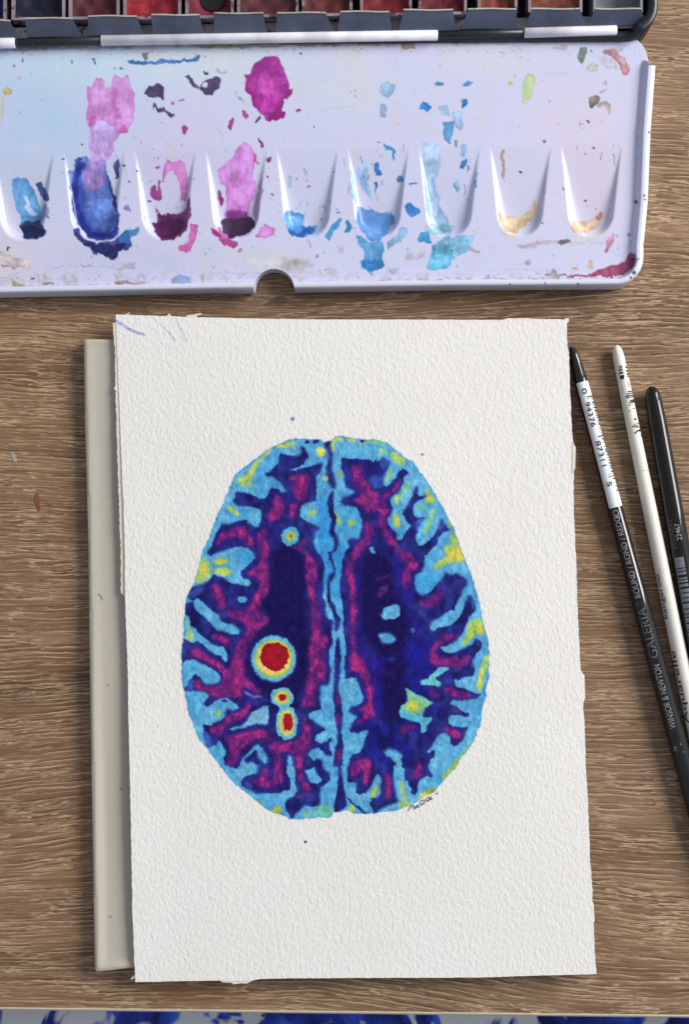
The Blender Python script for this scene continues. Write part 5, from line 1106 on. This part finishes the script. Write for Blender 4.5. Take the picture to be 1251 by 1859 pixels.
# retaining tabs: sloping slate-coloured metal flaps in front of the pans
M_tab = chipped('slate_metal', (78, 86, 108), (70, 46, 56), .69, .45, 200)
M_tabe = chipped('bare_tab_edge', (170, 166, 160), (110, 80, 70), .62, .4, 700)
tabs = [(-30, 18, -30, 36, 36), (45, 132, 49, 150, 32), (159, 248, 160, 262, 28), (274, 362, 277, 370, 26), (388, 478, 388, 484, 23), (503, 592, 500, 608, 22), (618, 707, 613, 712, 20), (733, 823, 724, 828, 17), (850, 938, 837, 940, 15), (965, 1054, 955, 1066, 15), (1080, 1166, 1070, 1172, 15)]
for (ta, tb, ba, bb, yt) in tabs:
    yb = hinge_y((ba + bb) / 2) - 9
    n = 7; rows = [(yt, .0122, 0), (yt + 2.2, .0124, 0), (yt + 6, .0120, .06), (yt + (yb - yt) * .5, .0108, .45), (yb, .0088, 1)]
    v = []; f = []
    for (y, z, k) in rows:
        xa = ta + (ba - ta) * k; xb = tb + (bb - tb) * k
        for i in range(n): v.append(P(xa + (xb - xa) * i / (n - 1), y + .6 * math.sin(i * 1.1 + ta), z))
    m = len(v)
    v += [p - np.array((0, 0, .0006)) for p in v]
    for j in range(len(rows) - 1):
        for i in range(n - 1):
            a = j * n + i
            f += [(a, a + n, a + n + 1, a + 1), (m + a, m + a + 1, m + a + n + 1, m + a + n)]
    for i in range(n - 1):
        f.append((i, i + 1, m + i + 1, m + i)); a = (len(rows) - 1) * n + i; f.append((a, m + a, m + a + 1, a + 1))
    for j in range(len(rows) - 1):
        a = j * n; f.append((a, m + a, m + a + n, a + n)); a = j * n + n - 1; f.append((a, a + n, m + a + n, m + a))
    o = mesh_obj('retaining_tab', v, f, M_tab, tin, False)
    ev = []
    for y, z in ((yt - .6, .01235), (yt + 2.0, .01255)):
        for i in range(n): ev.append(P(ta + (tb - ta) * i / (n - 1), y + .6 * math.sin(i * 1.1 + ta), z))
    mesh_obj('bare_edge', ev, [(i, i + n, i + n + 1, i + 1) for i in range(n - 1)], M_tabe, o, False)
# white bracket strip seen in the gaps between the tabs
M_br = chipped('bracket_metal', (150, 150, 160), (84, 62, 70), .56, .5, 260)
bp = [(-56, 52), (1172, 28), (1172, 50), (-56, 76)]
o = flat('bracket_strip', bp, 0.0072, M_br, tin, .0006)

# ---- paint pans (each lifts out)
def cake_mat(name, col, col2):
    m, nt, b = new_mat(name)
    p = posn(nt)
    n = noise(nt, p, 260, 4, .6, .8); n2 = noise(nt, p, 900, 3)
    c = ramp(nt, n.outputs['Fac'], [(.3, tuple(lin(col2) * .8)), (.65, tuple(lin(col) * .9))])
    nt.links.new(c.outputs[0], b.inputs['Base Color']); b.inputs['Roughness'].default_value = .6; b.inputs['Specular IOR Level'].default_value = .2
    bump(nt, n.outputs['Fac'], .0008, .4, b)
    return m
M_pan = chipped('pan_plastic', (138, 126, 134), (76, 48, 58), .54, .45, 260)
pans = [(-86, 10, (34, 44, 108), (20, 24, 70), 0, 'dark blue pan of paint cut off at the left end of the row', 30),
        (20, 117, (32, 36, 58), (18, 20, 36), 0, 'nearly black navy pan of paint, second from the left', 28),
        (124, 216, (92, 42, 52), (58, 28, 38), 0, 'dark maroon pan of paint between the navy and the red pan', 27),
        (223, 328, (158, 44, 54), (112, 30, 42), 0, 'bright crimson pan of paint, fourth from the left', 27),
        (336, 424, (130, 54, 70), (84, 34, 48), 1, 'rose pan of paint worn through to a round black hole', 25),
        (430, 542, (96, 50, 58), (66, 34, 42), 0, 'dull maroon pan of paint right of the pan with a hole', 23),
        (548, 640, (104, 50, 52), (72, 34, 38), 0, 'brownish maroon pan of paint above the middle of the white hinge', 21),
        (654, 748, (126, 38, 48), (86, 26, 38), 0, 'deep red pan of paint left of the right end of the long hinge', 20),
        (760, 848, (112, 34, 44), (78, 24, 34), 0, 'dark red pan of paint above the right end of the long white hinge', 18),
        (868, 940, (130, 62, 46), (92, 36, 36), 0, 'reddish brown pan of paint, third from the right end', 15),
        (960, 1058, (126, 70, 52), (92, 44, 38), 0, 'orange brown pan of paint beside the empty pan', 14)]
for k, (x0, x1, c1, c2, hole, lab, yb) in enumerate(pans):
    zt = .0105
    yt = yb - 118
    t_ = thing('paint_pan', lab, 'paint pan', P((x0 + x1) / 2, (yt + yb) / 2, .001), 'paint pans in the tin')
    oc = [(x0, yt), (x1, yt), (x1, yb + 8), (x0, yb + 8)]; w = 5
    ic = [(x0 + w, yt + w), (x1 - w, yt + w), (x1 - w, yb + 3), (x0 + w, yb + 3)]
    a = np.array([P(x, y, zt) for x, y in oc]); b2 = np.array([P(x, y, zt) for x, y in ic])
    lo = a.copy(); lo[:, 2] = .0012; li = b2.copy(); li[:, 2] = .003
    v = np.concatenate([lo, a, b2, li]); f = []
    for j in range(3): f += [(j * 4 + i, j * 4 + (i + 1) % 4, (j + 1) * 4 + (i + 1) % 4, (j + 1) * 4 + i) for i in range(4)]
    f += [(12, 13, 14, 15), (3, 2, 1, 0)]
    mesh_obj('pan_shell', v, f, M_pan, t_, False)
    n1_, n2_ = 22, 26
    gx = np.linspace(x0 + w, x1 - w, n1_); gy = np.linspace(yt + w, yb + 3, n2_)
    GX, GY = np.meshgrid(gx, gy)
    ux = (GX - x0) / (x1 - x0); uy = (GY - yt) / (yb + 8 - yt)
    GZ = .0094 - .0022 * np.sin(np.pi * ux) * np.sin(np.pi * np.clip(uy * .9, 0, 1)) + .0003 * np.sin(ux * 17 + k) * np.sin(uy * 13 + k)
    if hole:
        dd = np.hypot(GX - 385, (GY - 2) * 1.1); GZ -= .0040 * (1 - sstep(16, 30, dd))
    cv = P(GX.ravel(), GY.ravel(), GZ.ravel())
    J, I = np.meshgrid(np.arange(n2_ - 1), np.arange(n1_ - 1), indexing='ij')
    Fq = np.stack([J * n1_ + I, (J + 1) * n1_ + I, (J + 1) * n1_ + I + 1, J * n1_ + I + 1], -1).reshape(-1, 4)
    o = mesh_obj('paint_cake', cv, Fq, cake_mat('paint_cake', c1, c2), t_)
    if hole:
        hz = np.array([P(385 + 21 * math.cos(a_), 2 + 18 * math.sin(a_), .0062) for a_ in np.linspace(0, 6.283, 25)[:-1]])
        dz = hz.copy(); dz[:, 2] -= .0012
        mesh_obj('bare_bottom', np.concatenate([hz, dz]), [tuple(range(24))] + [(i, (i + 1) % 24, 24 + (i + 1) % 24, 24 + i) for i in range(24)], plain('pan_hole', (26, 22, 30), .3), t_, False)
# the last place holds an empty grey pan
t_ = thing('paint_pan', 'empty grey-green pan in the right corner of the tin', 'paint pan', P(1124, -45, .001), 'paint pans in the tin')
oc = [(1078, -105), (1168, -105), (1168, 22), (1078, 22)]; ic = [(1083, -100), (1163, -100), (1163, 15), (1083, 15)]
a = np.array([P(x, y, .0105) for x, y in oc]); b2 = np.array([P(x, y, .0105) for x, y in ic]); lo = a.copy(); lo[:, 2] = .0012; li = b2.copy(); li[:, 2] = .003
f = []
for j in range(3): f += [(j * 4 + i, j * 4 + (i + 1) % 4, (j + 1) * 4 + (i + 1) % 4, (j + 1) * 4 + i) for i in range(4)]
f += [(12, 13, 14, 15), (3, 2, 1, 0)]
mesh_obj('pan_shell', np.concatenate([lo, a, b2, li]), f, chipped('grey_pan', (120, 130, 134), (80, 84, 80), .6, .35, 200), t_, False)

# ------------------------------------------------------------------ brushes
def text_mesh(s, size):
    cu = bpy.data.curves.new('t', 'FONT'); cu.body = s; cu.size = size; cu.resolution_u = 3
    ob = bpy.data.objects.new('t', cu); COL.objects.link(ob)
    bpy.context.view_layer.update()
    me = ob.to_mesh()
    import bmesh
    bm = bmesh.new(); bm.from_mesh(me)
    bmesh.ops.triangulate(bm, faces=bm.faces[:])
    bmesh.ops.subdivide_edges(bm, edges=[e for e in bm.edges if e.calc_length() > .12 * size], cuts=2, use_grid_fill=True)
    bmesh.ops.triangulate(bm, faces=bm.faces[:])
    bm.verts.index_update()
    v = np.array([x.co[:] for x in bm.verts]).reshape(-1, 3); f = [tuple(x.index for x in p.verts) for p in bm.faces]
    bm.free()
    ob.to_mesh_clear(); bpy.data.objects.remove(ob); bpy.data.curves.remove(cu)
    return v, f
class Brush:
    def __init__(s, name, label, p0, p1, prof, mat, facets=40, lift=0.0):
        """p0 handle end, p1 far end in photograph pixels; prof (fraction, radius px)"""
        s.prof = prof
        rmax = max(r for _, r in prof) * SPX
        s.a = P(*p0, rmax); s.b = P(*p1, rmax)
        s.L = np.linalg.norm(s.b - s.a); s.d = (s.b - s.a) / s.L
        s.e2 = np.cross(s.d, (0, 0, 1.0)); s.e2 /= np.linalg.norm(s.e2); s.e3 = np.cross(s.e2, s.d)   # e2 = left on the photo, e3 up
        s.obj = thing(name, label, 'paintbrush', (s.a + s.b) / 2 * np.array((1, 1, 0)), 'paintbrushes beside the painting')
        s.part('handle', 0, 1, 0, mat, facets)
    def r(s, t): return np.interp(t, [a for a, _ in s.prof], [b_ for _, b_ in s.prof]) * SPX
    def pt(s, t, th, off=0.0):
        t = np.asarray(t, float); th = np.asarray(th, float)
        rr = (s.r(t) + off)[..., None]
        return s.a + s.d * (t * s.L)[..., None] + rr * (np.sin(th)[..., None] * s.e2 + np.cos(th)[..., None] * s.e3)
    def part(s, name, t0, t1, off, mat, n=40, th0=-math.pi, th1=math.pi, cap=True):
        ts = np.unique(np.concatenate([np.linspace(t0, t1, 50), [a for a, _ in s.prof if t0 < a < t1]]))
        full = th1 - th0 > 6.2
        th = np.linspace(th0, th1, n + 1)[:-1] if full else np.linspace(th0, th1, n)
        m = len(th)
        TT, TH = np.meshgrid(ts, th, indexing='ij')
        v = s.pt(TT.ravel(), TH.ravel(), off); f = []
        for j in range(len(ts) - 1):
            for i in range(m if full else m - 1):
                f.append((j * m + i, j * m + (i + 1) % m, (j + 1) * m + (i + 1) % m, (j + 1) * m + i))
        if full and cap: f += [tuple(range(m)), tuple(range((len(ts) - 1) * m, len(ts) * m))[::-1]]
        return mesh_obj(name, v, f, mat, s.obj, True)
    def text(s, body, t_start, t_end, h_px, th, mat, up, name='lettering', off=1.7e-4, parent=None):
        """up=True reads towards the handle end (letters' tops to the left), else away from it"""
        v, f = text_mesh(body, 1.0)
        w = v[:, 0].max() - v[:, 0].min()
        u = (v[:, 0] - v[:, 0].min()) / w
        vv = (v[:, 1] - 0.35) / 0.7 * h_px * SPX
        t = t_start + (t_end - t_start) * u
        rr = s.r(t)
        ang = th + (vv / rr if up else -vv / rr)
        return mesh_obj(name, s.pt(t, ang, off), f, mat, parent or s.obj, False)
    def patch(s, name, t0, t1, th0, th1, mat, off=6e-5, parent=None):
        th = np.linspace(th0, th1, 8)
        v = np.concatenate([s.pt(np.full(8, t0), th, off), s.pt(np.full(8, t1), th, off)])
        return mesh_obj(name, v, [(i, i + 1, 8 + i + 1, 8 + i) for i in range(7)], mat, parent or s.obj, True)
def gloss(name, col, rough, coat=.6):
    m, nt, b = new_mat(name)
    p = posn(nt)
    n = noise(nt, p, 500, 3); sc = noise(nt, mapping(nt, p, (300, 300, 300)).outputs[0], 4, 4, .7)
    c = ramp(nt, n.outputs['Fac'], [(.3, tuple(lin(col) * .85)), (.7, tuple(lin(col) * 1.15))])
    d = ramp(nt, sc.outputs['Fac'], [(.70, (0,) * 3), (.74, (.5,) * 3)])
    cc = mixc(nt, d.outputs[0], c.outputs[0], tuple(lin((120, 116, 112))))
    nt.links.new(cc, b.inputs['Base Color'])
    b.inputs['Roughness'].default_value = rough; b.inputs['Specular IOR Level'].default_value = .15; b.inputs['Coat Weight'].default_value = coat; b.inputs['Coat Roughness'].default_value = .035; b.inputs['Coat IOR'].default_value = 1.5
    return m
M_blk = gloss('black_lacquer', (16, 14, 22), .5, .9)
M_blk2 = gloss('black_gloss', (11, 11, 13), .5, .6)
M_cream = plain('cream_lacquer', (224, 221, 210), .38, var=.06, scale=260)
M_stk = plain('white_sticker', (222, 228, 232), .55, var=.02)
M_txt = plain('black_print', (24, 24, 34), .6, var=.2)
M_gry = plain('worn_grey_print', (150, 148, 150), .6, var=.35, scale=1500)
M_gry2 = plain('faint_grey_print', (96, 96, 98), .6, var=.35, scale=1500)
M_fer = plain('ferrule_metal', (200, 200, 205), .25, 1.0)
M_hair = plain('brush_hair', (92, 58, 34), .6, var=.3, scale=2000)
def finish(b, t):      # ferrule and hair, beyond the frame
    for nm, t0, t1, r0, r1, mat in (('ferrule', t, t + .10, None, .55, M_fer), ('bristles', t + .10, t + .19, .55, .05, M_hair)):
        n = 20; ra = b.r(1.0)
        prof = [(t0, ra * 1.02), (t1, ra * .6)] if nm == 'ferrule' else [(t0, ra * .6), (t0 + (t1 - t0) * .4, ra * .72), (t0 + (t1 - t0) * .75, ra * .4), (t1, ra * .03)]
        v = []; f = []
        for tt, rr in prof:
            for i in range(n):
                th = 2 * math.pi * i / n
                v.append(b.a + b.d * tt * b.L + rr * (math.sin(th) * b.e2 + math.cos(th) * b.e3))
        for j in range(len(prof) - 1): f += [(j * n + i, j * n + (i + 1) % n, (j + 1) * n + (i + 1) % n, (j + 1) * n + i) for i in range(n)]
        f += [tuple(range(n)), tuple(range((len(prof) - 1) * n, len(prof) * n))[::-1]]
        mesh_obj(nm, v, f, mat, b.obj)

# 1: black brush with a white barcode sticker, its end tucked under the sheet
y0, y1 = 629, 1480
b1 = Brush('paintbrush', 'black paintbrush with white barcode sticker, its end touching the painted sheet', (1038, y0), (1267, y1),
           [(0, 2), (.004, 5), (.012, 8), (.03, 10.5), (.07, 12.5), (.20, 12.5), (.36, 14), (.6, 16), (.85, 16.5), (1, 16)], M_blk, 8 * 5)
tf = lambda y: (y - y0) / (y1 - y0)
st_ = b1.part('barcode_sticker', tf(696), tf(925), 5e-5, M_stk, 26, -1.75, .95)
b1.text('0', tf(708), tf(718), 9, .05, M_txt, False, 'printed_digits', 2.2e-4, st_)
b1.text('94376', tf(733), tf(778), 9, .05, M_txt, False, 'printed_digits', 2.2e-4, st_)
b1.text('87311', tf(804), tf(850), 9, .05, M_txt, False, 'printed_digits', 2.2e-4, st_)
b1.text('5', tf(878), tf(887), 9, .05, M_txt, False, 'printed_digits', 2.2e-4, st_)
rb = np.random.RandomState(8)
y = 723.0
while y < 900:
    wd = rb.choice([1.0, 1.0, 1.8, 2.6]); long_ = any(abs(y - c) < 3.2 for c in (726, 797, 869))
    if y < 872 or rb.rand() < .8:
        b1.patch('barcode_bar', tf(y), tf(y + wd), -1.5, -.1 if long_ else -.62, M_txt, 1.1e-4, st_)
    y += wd + rb.choice([1.2, 1.6, 2.6])
b1.text('WINSOR & NEWTON', tf(1322), tf(1208), 11, .30, M_gry, True)
b1.text('GALERIA', tf(1196), tf(1106), 15, .30, M_gry2, True)
b1.text('TM', tf(1103), tf(1096), 4, .55, M_gry2, True)
b1.text('ROUND / ROND / REDO', tf(1088), tf(940), 10, .30, M_gry, True)
b1.text('ID', tf(944), tf(929), 10, .25, M_gry, True)
b1.patch('scratch_mark', tf(1352), tf(1361), .45, .85, M_gry2); b1.patch('scratch_mark', tf(1349), tf(1353), -.1, .05, M_gry2); b1.patch('scratch_mark', tf(1364), tf(1367), -.2, -.1, M_gry2)
finish(b1, 1.0)
# 2: cream brush
y0, y1 = 627, 1420
b2_ = Brush('paintbrush', 'slim cream paintbrush with smudged black barcode, between the two black brushes', (1119.5, y0), (1282, y1),
            [(0, 2.5), (.004, 6), (.012, 9), (.03, 10.5), (.15, 11.5), (.4, 13), (.75, 14), (1, 14)], M_cream)
for grp in ((666, 688, [-.9, .35], 6), (740, 760, [-.6], 5), (777, 792, [-.5], 5)):
    pass
for y, h, a0, a1 in ((666, 1.4, .0, .5), (669, 1.2, .0, .45), (672, 2.2, .05, .6), (677, 2.6, .05, .62), (683, 3, .0, .6), (687, 2.4, .1, .6), (668, 3, -.95, -.7), (675, 3, -1, -.7), (681, 3, -1.05, -.65), (686, 2, -1.0, -.7), (697, 1.2, -.55, -.4), (700, 1.5, -.75, -.5), (704, 1.0, -.7, -.35),
                     (713, 2.0, -.95, -.2), (717, 1.6, -1.0, .1), (720.5, 2.0, -1.0, .3), (724, 1.4, -1.0, .2), (729, 3.6, -1.1, -.25), (734, 1.3, -.9, .0), (738, 1.0, -.5, .15), (745, 1.0, -.8, -.35), (748, 1.0, .2, .35), (763, 3.0, -.55, -.3), (773, 1.2, -.9, -.1), (776, 1.8, -.6, .2), (779, 1.4, -1.0, -.2), (784, 3.0, -1.05, -.6), (785, 2.4, -.4, -.2), (788, 2.0, -.1, .1), (794, 2.2, -1.2, -.95)):
    b2_.patch('smudged_bar', tf2 := (y - y0) / (y1 - y0), (y + h * 1.35) / (y1 - y0) - y0 / (y1 - y0), a0 - .06, a1 + .08, M_txt)
b2_.patch('scratch_mark', (858 - y0) / (y1 - y0), (858.8 - y0) / (y1 - y0), -.9, .3, M_gry)
t2 = lambda y: (y - y0) / (y1 - y0)
b2_.text('kangaroo', t2(1124), t2(1044), 9, 1.10, M_txt, True)
b2_.text('Aquarelle', t2(1312), t2(1182), 11, 1.10, M_txt, True)
finish(b2_, 1.0)
# 3: thick black brush at the right edge
y0, y1 = 702, 1500
b3 = Brush('paintbrush', 'thick black paintbrush with grey lettering, cut off by the right edge of the picture', (1183, y0), (1325, y1),
           [(0, 3), (.004, 8), (.012, 12), (.03, 14.5), (.08, 16.5), (.3, 18), (1, 18)], M_blk2)
t3 = lambda y: (y - y0) / (y1 - y0)
b3.text('KOLINSKY', t3(998), t3(944), 7, .72, M_gry2, True)
b3.text('22467', t3(984), t3(954), 9, .15, M_gry, True)
M_bar = plain('grey_barcode', (128, 130, 142), .5, var=.1)
y = 1014.0
for h, g in ((19, 2), (3.5, 2), (5, 5), (3, 2), (3.5, 3), (5, 4), (6, 2), (7, 2), (6, 3), (9, 2), (7, 2), (4, 2), (8, 3), (9, 2), (3, 2), (7, 3), (3, 3), (3, 4)):
    b3.patch('barcode_bar', t3(y), t3(y + h), .05, .95, M_bar); y += h + g
finish(b3, 1.0)

# dried paint marks on the desk
M_red = plain('dried_red_paint', (126, 66, 50), .6, var=.2); M_wht = plain('dried_white_paint', (160, 158, 158), .6, var=.1)
def deskmark(name, pts, mat, lab, cat, z=0.00012):
    p = np.array(pts)
    c = p.mean(0)
    o = flat(name, pts, z, mat, None, .00011)
    tag(o, lab, cat)
deskmark('paint_drip', rough([(62, 898), (66, 895), (70, 898), (71, 912), (72, 925), (69, 929), (65, 922), (62, 910)], .8, 2, 3), M_red, 'small smear of dried red paint on the desk left of the tray', 'paint mark')
deskmark('paint_drip', rough([(18, 824), (24, 821), (27, 826), (30, 834), (29, 839), (24, 838), (22, 831)], .9, 2, 4), M_wht, 'small fleck of dried white paint on the desk at the left edge', 'paint mark')
